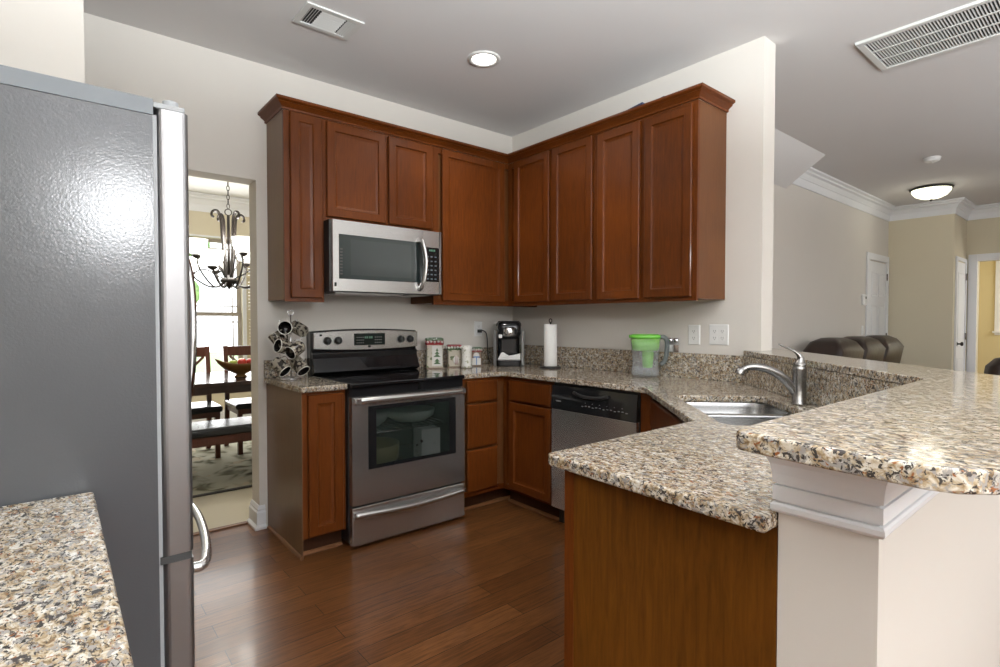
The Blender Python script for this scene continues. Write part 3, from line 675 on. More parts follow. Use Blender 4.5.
# backguard: black body rising behind, steel control panel with bowed top
def guard(bm, y0, y1, zb, zt, arch, x0=0.0, x1=SW, n=14, bot_arch=0.0):
    top = [(x0 + (x1 - x0) * k / n, zt + arch * (1 - (2 * k / n - 1) ** 2)) for k in range(n + 1)]
    bot = [(x1 - (x1 - x0) * k / n, zb - bot_arch * (1 - (2 * k / n - 1) ** 2)) for k in range(n + 1)]
    P = bot + top
    rings(bm, [[(x, y0, z) for x, z in P], [(x, y1 + (0.02 if z > zb + 0.01 else 0), z) for x, z in P]])
bm = BM(); guard(bm, -0.075, -0.021, 0.90, 1.192, 0.014)
for i in range(1): 
    rings(bm, [[(x, -0.099, 0.9178), (x, -0.135, 0.935), (x, -0.13, 0.95), (x, -0.098, 1.02), (x, -0.098, 1.055), (x, -0.076, 1.07), (x, -0.076, 0.9178)] for x in (0.004, SW - 0.004)])
obj('backguard', bm, M['black'], t, bevel=0.004)
bm = BM(); guard(bm, -0.102, -0.0765, 1.080, 1.184, 0.014, 0.012, SW - 0.002, bot_arch=0.014); cpn = obj('control_panel', bm, M['steel'], t, bevel=0.004)
for x in (0.097, 0.168, 0.622, 0.694):
    bm = BM(); lathe(bm, [(0.026, 0), (0.026, 0.006), (0.021, 0.010), (0.019, 0.026), (0.004, 0.027)], seg=20, M4=Matrix.Rotation(PI / 2, 4, 'X')); box(bm, -0.0045, 0.0045, -0.033, -0.02, -0.019, 0.019)
    bmesh.ops.translate(bm, verts=bm.verts, vec=(x, -0.1022, 1.132)); obj('knob', bm, M['blackm'], t)
bm = BM(); box(bm, 0.278, 0.500, -0.1045, -0.1022, 1.098, 1.176); dsp = obj('display', bm, M['display'], t)
each('clock_digit', M['digits'], dsp, [(x, x + 0.009, -0.1052, -0.1046, 1.142, 1.156) for x in (0.352, 0.366, 0.384, 0.398)])
each('button_mark', M['marks'], dsp, [(x0 + k * 0.014, x0 + k * 0.014 + 0.008, -0.1052, -0.1046, 1.112 + r * 0.018, 1.116 + r * 0.018) for r in range(3) for k in range(4) for x0 in (0.295, 0.425)])
each('badge', M['display'], cpn, [(0.378, 0.394, -0.1045, -0.1022, 1.083, 1.096), (0.048, 0.062, -0.1045, -0.1022, 1.162, 1.173)])
# front lip vent strip and door
bm = BM(); box(bm, 0.0, SW, -0.645, -0.6255, 0.842, 0.893); obj('vent_strip', bm, M['black'], t)
dz0, dz1 = 0.243, 0.838
bm = BM()
gx0, gx1, gz0, gz1 = 0.098, 0.69, 0.432, 0.785
for (a, b, c, d) in ((0.004, gx0, dz0, dz1), (gx1, SW - 0.004, dz0, dz1), (gx0, gx1, dz0, gz0), (gx0, gx1, gz1, dz1)): box(bm, a, b, -0.670, -0.6265, c, d)
dr = obj('oven_door', bm, M['steel'], t)
bm = BM(); box(bm, gx0 + 0.0005, gx1 - 0.0005, -0.6685, -0.664, gz0 + 0.0005, gz1 - 0.0005); obj('door_window', bm, M['oven_glass'], dr)
bm = BM(); f = 0.05
for (a, b, c, d) in ((gx0, gx0 + f, gz0, gz1), (gx1 - f, gx1, gz0, gz1), (gx0 + f, gx1 - f, gz0, gz0 + 0.022), (gx0 + f, gx1 - f, gz1 - 0.022, gz1)): box(bm, a + 0.0006, b - 0.0006, -0.6698, -0.6687, c + 0.0006, d - 0.0006)
obj('window_border', bm, M['black'], dr)
bm = BM(); hz = 0.821
tube(bm, curve_pts([(0.012, -0.687, hz - 0.002), (0.10, -0.698, hz), (0.38, -0.706, hz + 0.001), (0.66, -0.698, hz), (SW - 0.012, -0.687, hz - 0.002)], 8), 0.012, 12, 1.55)
for x in (0.03, SW - 0.03): box(bm, x - 0.014, x + 0.014, -0.705, -0.6705, hz - 0.014, hz + 0.014)
obj('door_handle', bm, M['steel'], dr)
# cavity seen through the glass
bm = BM(); box(bm, 0.061, 0.699, -0.125, -0.121, 0.391, 0.824); box(bm, 0.061, 0.064, -0.62, -0.126, 0.391, 0.824); box(bm, 0.696, 0.699, -0.62, -0.126, 0.391, 0.824)
box(bm, 0.065, 0.695, -0.62, -0.126, 0.391, 0.394)
obj('oven_lining', bm, M['cavity'], t)
bm = BM()
for k in range(14): cyl(bm, (0.085 + k * 0.045, -0.60, 0.62), (0.085 + k * 0.045, -0.14, 0.62), 0.0025, 6)
for y in (-0.60, -0.37, -0.14): cyl(bm, (0.066, y, 0.615), (0.694, y, 0.615), 0.003, 6)
obj('oven_rack', bm, M['chrome'], t)
def inoven(name, label, cat, loc, prof, m, seg=28):
    bm = BM(); lathe(bm, prof, seg=seg); o = obj(name, bm, m); o.location = loc; return tag(o, label, cat)
inoven('mixing_bowl', 'pale bowl stored on the oven rack at the left, seen through the door glass', 'bowl', (SXL + 0.23, -0.43, 0.6255), [(0.05, 0), (0.09, 0.03), (0.125, 0.095), (0.121, 0.095), (0.085, 0.035), (0.01, 0.006)], M['dish'])
inoven('serving_dish', 'pale green dish stored on the oven rack at the right, seen through the door glass', 'dish', (SXL + 0.52, -0.40, 0.6255), [(0.10, 0), (0.15, 0.03), (0.16, 0.07), (0.156, 0.07), (0.14, 0.03), (0.01, 0.006)], M['dish'])
inoven('roasting_pan', 'dull brass-coloured pan stored on the oven floor, seen through the door glass', 'pan', (SXL + 0.26, -0.37, 0.3955), [(0.15, 0), (0.17, 0.02), (0.175, 0.11), (0.17, 0.11), (0.16, 0.02), (0.01, 0.006)], M['pan'])
bm = BM(); box(bm, 0, 0.13, -0.06, 0.06, 0, 0.19); o = obj('cardboard_carton', bm, M['carton'], bevel=0.002); o.location = (SXL + 0.515, -0.50, 0.3955); o.rotation_euler = (0, 0, -0.1); tag(o, 'white printed carton stored at the right inside the oven', 'carton')
# storage drawer
bm = BM(); box(bm, 0.004, SW - 0.004, -0.670, -0.6265, 0.020, 0.232); dw = obj('storage_drawer', bm, M['steel'], t, bevel=0.004)
bm = BM(); tube(bm, curve_pts([(0.012, -0.684, 0.192), (0.20, -0.697, 0.186), (0.38, -0.702, 0.182), (0.56, -0.697, 0.186), (SW - 0.012, -0.684, 0.192)], 8), 0.017, 10, 1.0); obj('drawer_handle', bm, M['steel'], dw)

# ================================================================ MICROWAVE
t = thing('over_range_microwave', 'stainless over-the-range microwave mounted under the short cabinet', 'microwave', (SXL, -0.0015, 1.43))
bm = BM(); box(bm, 0.003, 0.757, -0.375, -0.001, 0.0, 0.419); obj('case', bm, M['blackm'], t)
bm = BM(); box(bm, 0.05, 0.50, -0.35, -0.06, -0.008, -0.0005); box(bm, 0.55, 0.70, -0.35, -0.06, -0.006, -0.0005); obj('bottom_filter', bm, M['steel_dark'], t)
bm = BM(); z0, z1 = 0.004, 0.416
for (a, b, c, d) in ((0.012, 0.048, z0, z1), (0.048, 0.615, z0, 0.075), (0.048, 0.615, 0.335, z1)): box(bm, a, b, -0.408, -0.376, c, d)
dr = obj('microwave_door', bm, M['steel'], t)
bm = BM(); box(bm, 0.0485, 0.6145, -0.406, -0.40, 0.0755, 0.3345); obj('door_glass', bm, M['mw_glass'], dr)
bm = BM(); 
for k in range(9): box(bm, 0.053, 0.071, -0.4075, -0.4062, 0.10 + k * 0.018, 0.109 + k * 0.018)
obj('side_vent', bm, M['vent_dark'], dr)
bm = BM(); box(bm, 0.12, 0.53, -0.4075, -0.4062, 0.10, 0.31)
obj('inner_window', bm, mat('microwave_inner_screen', (0.03, 0.04, 0.04), 0.05, spec=0.9), dr)
bm = BM(); tube(bm, curve_pts([(0.588, -0.409, 0.35), (0.592, -0.437, 0.335), (0.602, -0.452, 0.27), (0.607, -0.457, 0.205), (0.602, -0.452, 0.13), (0.592, -0.437, 0.055), (0.588, -0.409, 0.035)], 6), 0.0125, 10, 1.5); obj('door_handle', bm, M['steel_v'], dr)
bm = BM()
for (a, b, c, d) in ((0.618, 0.628, z0, z1), (0.628, 0.748, z0, 0.085), (0.628, 0.748, 0.31, z1), (0.742, 0.757, z0, z1)): box(bm, a, b, -0.407, -0.376, c, d)
cp_ = obj('control_panel', bm, M['steel'], t)
bm = BM(); box(bm, 0.6282, 0.7418, -0.4065, -0.395, 0.0855, 0.3095); obj('keypad', bm, M['black'], cp_)
each('clock_digit', M['digits'], cp_, [(0.665 + k * 0.012, 0.673 + k * 0.012, -0.408, -0.4067, 0.285, 0.297) for k in range(4)])
each('button_mark', mat('faint_button_print', (0.10, 0.12, 0.14), 0.4), cp_, [(0.645 + k * 0.03, 0.66 + k * 0.03, -0.4073, -0.4067, 0.10 + r * 0.029, 0.108 + r * 0.029) for r in range(6) for k in range(3)])
bm = BM(); box(bm, 0.02, 0.032, -0.4092, -0.4082, 0.03, 0.052); obj('badge', bm, M['display'], dr)

# ================================================================ DISHWASHER
t = thing('dishwasher', 'stainless dishwasher with black control strip under the right counter', 'dishwasher', (-0.03, -1.0855, 0), -PI / 2)
bm = BM(); box(bm, 0.002, 0.632, -0.57, -0.01, 0.11, 0.88); obj('tub', bm, M['blackm'], t)
bm = BM(); box(bm, 0.002, 0.632, -0.525, -0.50, 0.002, 0.10); obj('toe_kick', bm, M['blackm'], t)
bm = BM(); box(bm, 0.004, 0.630, -0.598, -0.5705, 0.115, 0.722); obj('door', bm, M['steel_v'], t, bevel=0.003)
bm = BM(); rings(bm, [[(x, -0.5705, 0.725), (x, -0.602, 0.725), (x, -0.598, 0.79), (x, -0.588, 0.868), (x, -0.5705, 0.868)] for x in (0.004, 0.630)]); cs = obj('control_strip', bm, M['black'], t)
bm = BM(); tube(bm, curve_pts([(0.19, -0.600, 0.838), (0.24, -0.606, 0.825), (0.315, -0.608, 0.82), (0.39, -0.606, 0.825), (0.44, -0.600, 0.838)], 5), 0.010, 8); obj('latch_grip', bm, M['blackm'], cs)
bx = []
for k in range(13):
    x = 0.25 + k * 0.026; bx.append((x, x + 0.012, -0.6015, -0.5985, 0.762 + (0.004 if k % 3 else 0), 0.766 + (0.004 if k % 3 else 0)))
    if k % 2: bx.append((x, x + 0.004, -0.6005, -0.5975, 0.784, 0.787))
bx.append((0.045, 0.085, -0.6015, -0.5985, 0.771, 0.777)); each('button_mark', M['marks'], cs, bx)

# ================================================================ REFRIGERATOR
t = thing('refrigerator', 'tall stainless bottom-freezer refrigerator with pebbled grey side', 'refrigerator', (-3.2, -1.6, 0))
fy0, fy1 = -2.05, -1.15
bm = BM(); box(bm, -3.55, -2.803, fy0, fy1, 0.03, 1.697)
for x in (-3.5, -2.86):
    for y in (fy0 + 0.06, fy1 - 0.06): cyl(bm, (x, y, 0.001), (x, y, 0.031), 0.02, 10)
obj('cabinet', bm, M['fridge_side'], t, True)
bm = BM(); box(bm, -3.552, -2.802, fy0 - 0.002, fy1, 1.6975, 1.731); obj('top_band', bm, M['fridge_band'], t, True)
bm = BM(); box(bm, -2.8025, -2.795, fy0 + 0.006, fy1 - 0.006, 0.05, 1.70); obj('gasket', bm, M['gasket'], t, True)
def fdoor(z0, z1):
    bm = BM(); P = rrect(-2.795, -2.735, fy0 + 0.001, fy1 - 0.001, 0.013, 4)
    prism(bm, P, z0, z1); return bm
d1 = obj('refrigerator_door', fdoor(0.742, 1.715), M['fridge_door'], t, True, smooth=False)
d2 = obj('freezer_drawer', fdoor(0.06, 0.725), M['fridge_door'], t, True)
for yy in (fy0 + 0.03, fy1 - 0.03):
    bm = BM(); box(bm, -2.802, -2.742, yy - 0.028, yy + 0.028, 1.7155, 1.727); cyl(bm, (-2.765, yy, 1.715), (-2.765, yy, 1.742), 0.016, 12); obj('hinge_cover', bm, M['gasket'], t, True, bevel=0.002)
bm = BM(); ya = fy1 - 0.05
tube(bm, curve_pts([(-2.735, ya, 1.66), (-2.66, ya, 1.60), (-2.60, ya, 1.46), (-2.585, ya, 1.26), (-2.60, ya, 1.0), (-2.66, ya, 0.85), (-2.735, ya, 0.80)], 7), 0.015, 10); obj('door_handle', bm, M['chrome'], d1, True)
bm = BM(); hz = 0.69
tube(bm, curve_pts([(-2.737, fy0 + 0.03, hz), (-2.705, fy0 + 0.05, hz), (-2.672, fy0 + 0.22, hz), (-2.655, (fy0 + fy1) / 2, hz), (-2.672, fy1 - 0.22, hz), (-2.705, fy1 - 0.05, hz), (-2.737, fy1 - 0.03, hz)], 8), 0.0115, 10); obj('drawer_handle', bm, M['steel'], d2, True)
bm = BM(); box(bm, -2.80, -2.74, fy0 + 0.002, fy0 + 0.03, 0.7255, 0.7415); obj('dark_hinge_gap', bm, M['vent_dark'], t, True)  # hinge block coloured dark like the shaded gap between the doors

# ================================================================ CEILING FITTINGS
t = thing('recessed_ceiling_light', 'round recessed light glowing in the kitchen ceiling', 'ceiling light', (-1.008, -0.905, H - 0.001))
bm = BM(); lathe(bm, [(0.098, 0.0), (0.096, -0.006), (0.076, -0.008), (0.070, -0.002)], seg=36, cap=False); obj('trim_ring', bm, M['vent'], t)
bm = BM(); lathe(bm, [(0.0695, -0.0015), (0.066, -0.006), (0.02, -0.012), (0.002, -0.0125)], seg=36); obj('lens', bm, M['bulb'], t)
bpy.data.objects['ceiling_can_bulb'].location.z = H - 0.03
t = thing('ceiling_air_register', 'small white three-way air register in the kitchen ceiling', 'vent', (-1.865, -0.705, H - 0.001))
bm = BM(); a, b = 0.148, 0.108
for (x0, x1, y0, y1) in ((-a, -a + 0.03, -b, b), (a - 0.03, a, -b, b), (-a + 0.03, a - 0.03, -b, -b + 0.028), (-a + 0.03, a - 0.03, b - 0.028, b)): box(bm, x0, x1, y0, y1, -0.009, 0)
obj('frame', bm, M['vent'], t, bevel=0.002)
bm = BM(); box(bm, -a + 0.03, a - 0.03, -b + 0.028, b - 0.028, -0.0015, -0.0005); obj('duct_shade', bm, M['vent_dark'], t)  # dark sheet standing for the shaded duct behind the louvers
bm = BM()
for k in range(8):
    y = -b + 0.034 + k * 0.0205
    rings(bm, [[(x, y, -0.002), (x, y + 0.002, -0.002), (x, y + 0.009, -0.009), (x, y + 0.007, -0.009)] for x in (-0.062, 0.062)])
for sx in (-1, 1):
    for k in range(4):
        x = sx * (0.072 + k * 0.0125)
        rings(bm, [[(x, y, -0.002), (x + 0.002 * sx, y, -0.002), (x + 0.008 * sx, y, -0.009), (x + 0.006 * sx, y, -0.009)] for y in (-b + 0.03, b - 0.03)])
obj('louvers', bm, M['vent'], t)
# return grille: x .46-.95, y -3.12..-2.36
t = thing('return_air_grille', 'large white return air grille in the ceiling over the bar', 'vent', (0.70, -2.74, H - 0.001))
a, b = 0.245, 0.38; bm = BM()
for (x0, x1, y0, y1) in ((-a, -a + 0.035, -b, b), (a - 0.035, a, -b, b), (-a + 0.035, a - 0.035, -b, -b + 0.035), (-a + 0.035, a - 0.035, b - 0.035, b)): box(bm, x0, x1, y0, y1, -0.016, 0)
obj('frame', bm, M['vent'], t, bevel=0.003)
bm = BM(); box(bm, -a + 0.035, a - 0.035, -b + 0.035, b - 0.035, -0.0015, -0.0005); obj('duct_shade', bm, M['vent_dark'], t)  # dark backing sheet in place of the shaded return duct
bm = BM(); n = 50
for k in range(n):
    y = -b + 0.042 + k * (2 * b - 0.08) / n
    rings(bm, [[(x, y, -0.003), (x, y + 0.002, -0.012), (x, y + 0.0045, -0.012), (x, y + 0.0025, -0.003)] for x in (-a + 0.036, a - 0.036)])
for x in (-0.07, 0.07): box(bm, x - 0.006, x + 0.006, -b + 0.036, b - 0.036, -0.0135, -0.0095)
obj('louvers', bm, M['vent'], t)
t = thing('flush_ceiling_light', 'lit frosted dome ceiling light with bronze rim in the hall', 'ceiling light', (4.81, -1.82, H - 0.001))
bm = BM(); lathe(bm, [(0.19, 0), (0.205, -0.012), (0.20, -0.028), (0.185, -0.03)], seg=40, cap=False); obj('rim', bm, M['bronze'], t)
bm = BM(); lathe(bm, [(0.186, -0.028), (0.178, -0.06), (0.145, -0.098), (0.09, -0.125), (0.03, -0.136), (0.004, -0.137)], seg=40); obj('glass_dome', bm, M['dome'], t)
bm = BM(); lathe(bm, [(0.004, -0.135), (0.016, -0.139), (0.017, -0.147), (0.008, -0.156), (0.002, -0.166)], seg=14); obj('finial', bm, M['bronze'], t)
bpy.data.objects['hall_lamp_bulb'].location.z = H - 0.28
t = thing('smoke_detector', 'round white smoke detector on the living room ceiling', 'smoke detector', (3.414, -2.107, H - 0.001))
bm = BM(); lathe(bm, [(0.068, 0), (0.068, -0.010), (0.062, -0.012), (0.060, -0.028), (0.05, -0.036), (0.004, -0.038)], seg=28); obj('housing', bm, M['plastic'], t)
bm = BM(); lathe(bm, [(0.012, -0.0385), (0.011, -0.043), (0.002, -0.0435)], (0.02, 0, 0), 12); obj('test_button', bm, M['vent'], t)
# globe light added behind the camera, standing in for a flash
t = thing('added_globe_light', 'hanging opal globe added behind the camera in place of a flash', 'lamp', (-2.56, -5.6, 0.0))
bm = BM(); cyl(bm, (0, 0, 2.19), (0, 0, H - 0.02), 0.006, 8); lathe(bm, [(0.06, H - 0.001), (0.055, H - 0.02), (0.01, H - 0.03)], seg=20); obj('stem', bm, M['bronze'], t)
bm = BM(); ball(bm, (0, 0, 2.08), 0.115, seg=28); obj('fill_globe', bm, M['globe'], t)

def torchiere(label, x, y):  # unseen floor lamps added to carry the ceiling bounce light
    t = thing('added_torchiere', label, 'floor lamp', (x, y, 0.001))
    bm = BM(); lathe(bm, [(0.15, 0), (0.15, 0.012), (0.05, 0.03), (0.012, 0.05)], seg=28); obj('base', bm, M['bronze'], t)
    bm = BM(); cyl(bm, (0, 0, 0.04), (0, 0, 1.66), 0.011, 12); obj('pole', bm, M['bronze'], t)
    bm = BM(); lathe(bm, [(0.02, 1.65), (0.08, 1.68), (0.155, 1.745), (0.17, 1.77), (0.165, 1.77), (0.15, 1.75), (0.075, 1.69), (0.01, 1.665)], seg=28); obj('bowl_shade', bm, M['bronze'], t)
torchiere('bronze torchiere added out of view to bounce light off the ceiling', -2.4, -3.95)
torchiere('bronze torchiere added out of view to brighten the living room ceiling', 2.2, -5.0)

# wall plates
def plate(name, label, cat, loc, rotz, w, h, kind):
    t = thing(name, label, cat, loc, rotz)
    bm = BM(); raised(bm, -w / 2, w / 2, -h / 2, h / 2, -0.006, 0.0055, [(0, 0.004), (0.004, 0)]); obj('cover_plate', bm, M['plastic'], t)
    for (k, cx) in kind:
        if k == 'o':
            for z in (-0.02, 0.02):
                bm = BM(); raised(bm, cx - 0.016, cx + 0.016, z - 0.014, z + 0.014, -0.0075, 0.001, [(0, 0), (0.001, 0)]); r = obj('receptacle', bm, M['plastic'], t)
                bm = BM()
                for dx in (-0.006, 0.006): box(bm, cx + dx - 0.0012, cx + dx + 0.0012, -0.0082, -0.0076, z - 0.002, z + 0.007)
                box(bm, cx - 0.002, cx + 0.002, -0.0082, -0.0076, z - 0.010, z - 0.006); obj('slots', bm, M['plastic_slot'], r)
        else:
            bm = BM(); box(bm, cx - 0.005, cx + 0.005, -0.016, -0.0062, -0.002, 0.012); obj('toggle', bm, M['plastic'], t)
            bm = BM(); 
            for z in (-0.03, 0.03): cyl(bm, (cx, -0.0075, z), (cx, -0.006, z), 0.003, 8)
            obj('screws', bm, M['vent'], t)
    return t
plate('wall_outlet', 'white duplex outlet on the right wall, left of the double plate', 'outlet', (-0.0005, -1.676, 1.175), -PI / 2, 0.078, 0.12, [('o', 0)])
plate('wall_outlet', 'wide white double outlet plate on the right wall near its end', 'outlet', (-0.0005, -1.832, 1.178), -PI / 2, 0.118, 0.12, [('o', -0.023), ('o', 0.023)])
plate('wall_outlet', 'white outlet on the back wall with the coffee maker plugged in', 'outlet', (-0.361, -0.0005, 1.195), 0, 0.078, 0.12, [('o', 0)])
plate('light_switch', 'white light switch on the living room wall below the thermostat', 'switch', (4.83, -1.1505, 1.14), 0, 0.075, 0.12, [('s', 0)])
t = thing('thermostat', 'small white wall thermostat on the living room wall', 'thermostat', (4.84, -1.1505, 1.53))
bm = BM(); box(bm, -0.06, 0.06, -0.028, -0.0005, -0.075, 0.06); obj('housing', bm, M['plastic'], t, bevel=0.006)
bm = BM(); box(bm, 0.0, 0.04, -0.0295, -0.0285, 0.005, 0.035); obj('screen', bm, M['display'], t)

# ================================================================ COUNTER ITEMS
# coffee maker, turned toward the camera
C0 = CZ1 + 0.001
t = thing('coffee_maker', 'black and silver single-cup coffee maker in the counter corner', 'coffee maker', (-0.26, -0.26, C0), math.radians(-40))
bm = BM(); prism(bm, rrect(-0.095, 0.095, -0.14, 0.12, 0.03), 0, 0.045); obj('base', bm, M['black'], t, bevel=0.004)
bm = BM(); prism(bm, rrect(-0.085, 0.085, 0.0, 0.12, 0.03), 0.0455, 0.30); obj('water_column', bm, M['black'], t)
for s in (-1, 1):
    bm = BM(); prism(bm, [(s * 0.0955, -0.10), (s * 0.118, -0.085), (s * 0.120, 0.09), (s * 0.0955, 0.11)], 0.002, 0.27); obj('side_panel', bm, M['keurig_side'], t, bevel=0.006)
bm = BM(); R = []
for z, s_ in ((0.205, 0.6), (0.215, 0.85), (0.25, 1.0), (0.30, 1.0), (0.325, 0.93), (0.338, 0.75)):
    R.append([(x * s_ * 0.9, -0.02 + (y + 0.02) * s_, z) for x, y in rrect(-0.10, 0.10, -0.15, -0.005, 0.045, 6)])
rings(bm, R, smooth=True); obj('brew_head', bm, M['black'], t)
bm = BM(); R = []
for z, s_ in ((0.302, 1.0), (0.325, 0.96), (0.342, 0.8)): R.append([(x * s_, (y) * s_ + 0.01, z) for x, y in rrect(-0.10, 0.10, 0.0, 0.115, 0.03, 6)])
rings(bm, R, smooth=True); obj('tank_lid', bm, M['black'], t)
bm = BM(); R = []
for k in range(9):
    a = PI * (0.12 + 0.76 * k / 8)
    R.append([((0.088 + d) * math.cos(a) * 0.72, -0.085 - (0.078 + d) * math.sin(a), z) for d, z in ((0, 0.225), (0.004, 0.24), (0.004, 0.285), (0, 0.295))])
rings(bm, R, smooth=True); obj('chrome_band', bm, M['chrome'], t)
bm = BM(); box(bm, -0.078, -0.052, -0.155, -0.135, 0.215, 0.24); obj('button', bm, M['plastic'], t)
bm = BM(); rings(bm, [[(-0.085, -0.137, 0.0475), (0.085, -0.137, 0.0475), (0.085, -0.137, 0.05), (-0.085, -0.137, 0.05)], [(-0.075, -0.02, 0.0475), (0.075, -0.02, 0.0475), (0.075, -0.02, 0.05), (-0.075, -0.02, 0.05)]]); obj('drip_tray', bm, M['steel_dark'], t)
# folded napkin standing on the drip tray
bm = BM(); P = [(-0.085, 0.0), (-0.06, 0.048), (-0.045, 0.055), (0.0, 0.028), (0.04, 0.034), (0.085, 0.045), (0.085, 0.0)]
rings(bm, [[(x, -0.112 + 0.12 * abs(x), 0.0515 + z) for x, z in P], [(x, -0.108 + 0.12 * abs(x), 0.0515 + z) for x, z in P]])
bm.transform(MAT4[t.name]); tag(obj('paper_napkin', bm, M['paper']), 'folded white paper napkin propped in the coffee maker tray', 'napkin')
bm = BM(); tube(bm, curve_pts([(-0.361, -0.010, 1.178), (-0.345, -0.04, 1.182), (-0.325, -0.06, 1.16), (-0.318, -0.065, 1.10), (-0.315, -0.065, 1.03), (-0.30, -0.06, 0.95), (-0.27, -0.055, 0.9225)], 5), 0.004, 8)
box(bm, -0.374, -0.348, -0.035, -0.009, 1.165, 1.19)
tag(obj('power_cord', bm, M['rubber']), 'black power cord plugged into the outlet beside the coffee maker', 'cord')
# paper towel roll
t = thing('paper_towel_holder', 'black wire paper towel holder on the right counter', 'paper towel holder', (-0.2, -0.655, C0))
bm = BM(); lathe(bm, [(0.078, 0), (0.08, 0.006), (0.07, 0.012), (0.01, 0.014)], seg=30); obj('base', bm, M['blackm'], t)
bm = BM(); cyl(bm, (0, 0, 0.012), (0, 0, 0.330), 0.005, 8); tube(bm, [(0.014 * math.cos(a), 0, 0.344 + 0.014 * math.sin(a)) for a in [2 * PI * k / 14 for k in range(14)]], 0.003, 6, closed=True); obj('rod', bm, M['bronze'], t)
bm = BM(); R = [(0.046, 0.0), (0.048, 0.004), (0.048, 0.300), (0.045, 0.304), (0.02, 0.304), (0.02, 0.0)]
lathe(bm, R, (-0.2, -0.655, C0 + 0.015), 32, cap=False)
rings(bm, [[(-0.2 + 0.02 * math.cos(a), -0.655 + 0.02 * math.sin(a), C0 + 0.015) for a in [2 * PI * k / 32 for k in range(32)]], [(-0.2 + 0.046 * math.cos(a), -0.655 + 0.046 * math.sin(a), C0 + 0.015) for a in [2 * PI * k / 32 for k in range(32)]]], False, False)
tag(obj('paper_towel_roll', bm, M['paper']), 'white paper towel roll standing on its black holder', 'paper towel')
# water filter pitcher
t = thing('water_filter_pitcher', 'clear filter pitcher with green lid and green inner reservoir', 'pitcher', (-0.19, -1.46, C0), math.radians(-50))
def rr(s, z, a=0.085, b=0.06, ox=0.0): return [(x * s + ox, y * s, z) for x, y in rrect(-a, a, -b, b, 0.045, 6)]
bm = BM(); R = [rr(0.85, 0.0), rr(0.97, 0.012), rr(1.0, 0.03), rr(0.98, 0.05), rr(0.90, 0.075), rr(0.95, 0.14), rr(1.06, 0.235)]
R2 = [rr(1.03, 0.235), rr(0.92, 0.14), rr(0.87, 0.075), rr(0.95, 0.05), rr(0.96, 0.03), rr(0.93, 0.014), rr(0.8, 0.006)]
rings(bm, R + R2, True, True, smooth=True); obj('jug', bm, M['clear'], t)
bm = BM(); rings(bm, [rr(0.79, 0.008), rr(0.92, 0.016), rr(0.94, 0.03), rr(0.93, 0.048), rr(0.88, 0.062)], smooth=True); obj('water', bm, M['water'], t)
bm = BM(); rings(bm, [rr(0.80, 0.160), rr(0.935, 0.168), rr(1.015, 0.234)], smooth=True); lathe(bm, [(0.024, 0.055), (0.030, 0.06), (0.036, 0.159)], (0.015, 0, 0), 18); obj('reservoir', bm, M['green'], t)
bm = BM(); rings(bm, [rr(1.03, 0.2355), rr(1.05, 0.245), rr(1.03, 0.256), rr(0.9, 0.261)], smooth=True); rings(bm, [[(-0.09, -0.02, 0.236), (-0.09, 0.02, 0.236), (-0.09, 0.02, 0.256), (-0.09, -0.02, 0.256)], [(-0.098, -0.008, 0.24), (-0.098, 0.008, 0.24), (-0.098, 0.008, 0.257), (-0.098, -0.008, 0.257)]]); obj('lid', bm, M['greenlid'], t)
bm = BM(); tube(bm, curve_pts([(0.088, 0, 0.245), (0.115, 0, 0.24), (0.128, 0, 0.21), (0.126, 0, 0.15), (0.115, 0, 0.10), (0.09, 0, 0.075)], 6), 0.011, 10, 1.3); obj('handle', bm, M['greyh'], t)
# salt and pepper shakers on the backsplash ledge
def shaker(y, label, fill):
    t = thing('spice_shaker', label, 'shaker', (-0.0195, y, BT + 0.0015), 0, 'spice shakers')
    bm = BM(); lathe(bm, [(0.0155, 0), (0.0165, 0.003), (0.0165, 0.055), (0.015, 0.062)], seg=18); obj('jar', bm, M['clear'], t)
    bm = BM(); lathe(bm, [(0.014, 0.001), (0.0145, 0.042), (0.013, 0.043)], seg=18); obj('filling', bm, fill, t)
    bm = BM(); lathe(bm, [(0.0165, 0.0625), (0.0172, 0.066), (0.0165, 0.082), (0.012, 0.088), (0.002, 0.089)], seg=18); obj('cap', bm, M['chrome'], t)
shaker(-1.527, 'glass salt shaker with silver cap on the backsplash ledge, the left of two', M['paper'])
shaker(-1.566, 'glass pepper shaker with silver cap on the backsplash ledge, the right of two', M['can_brown'])

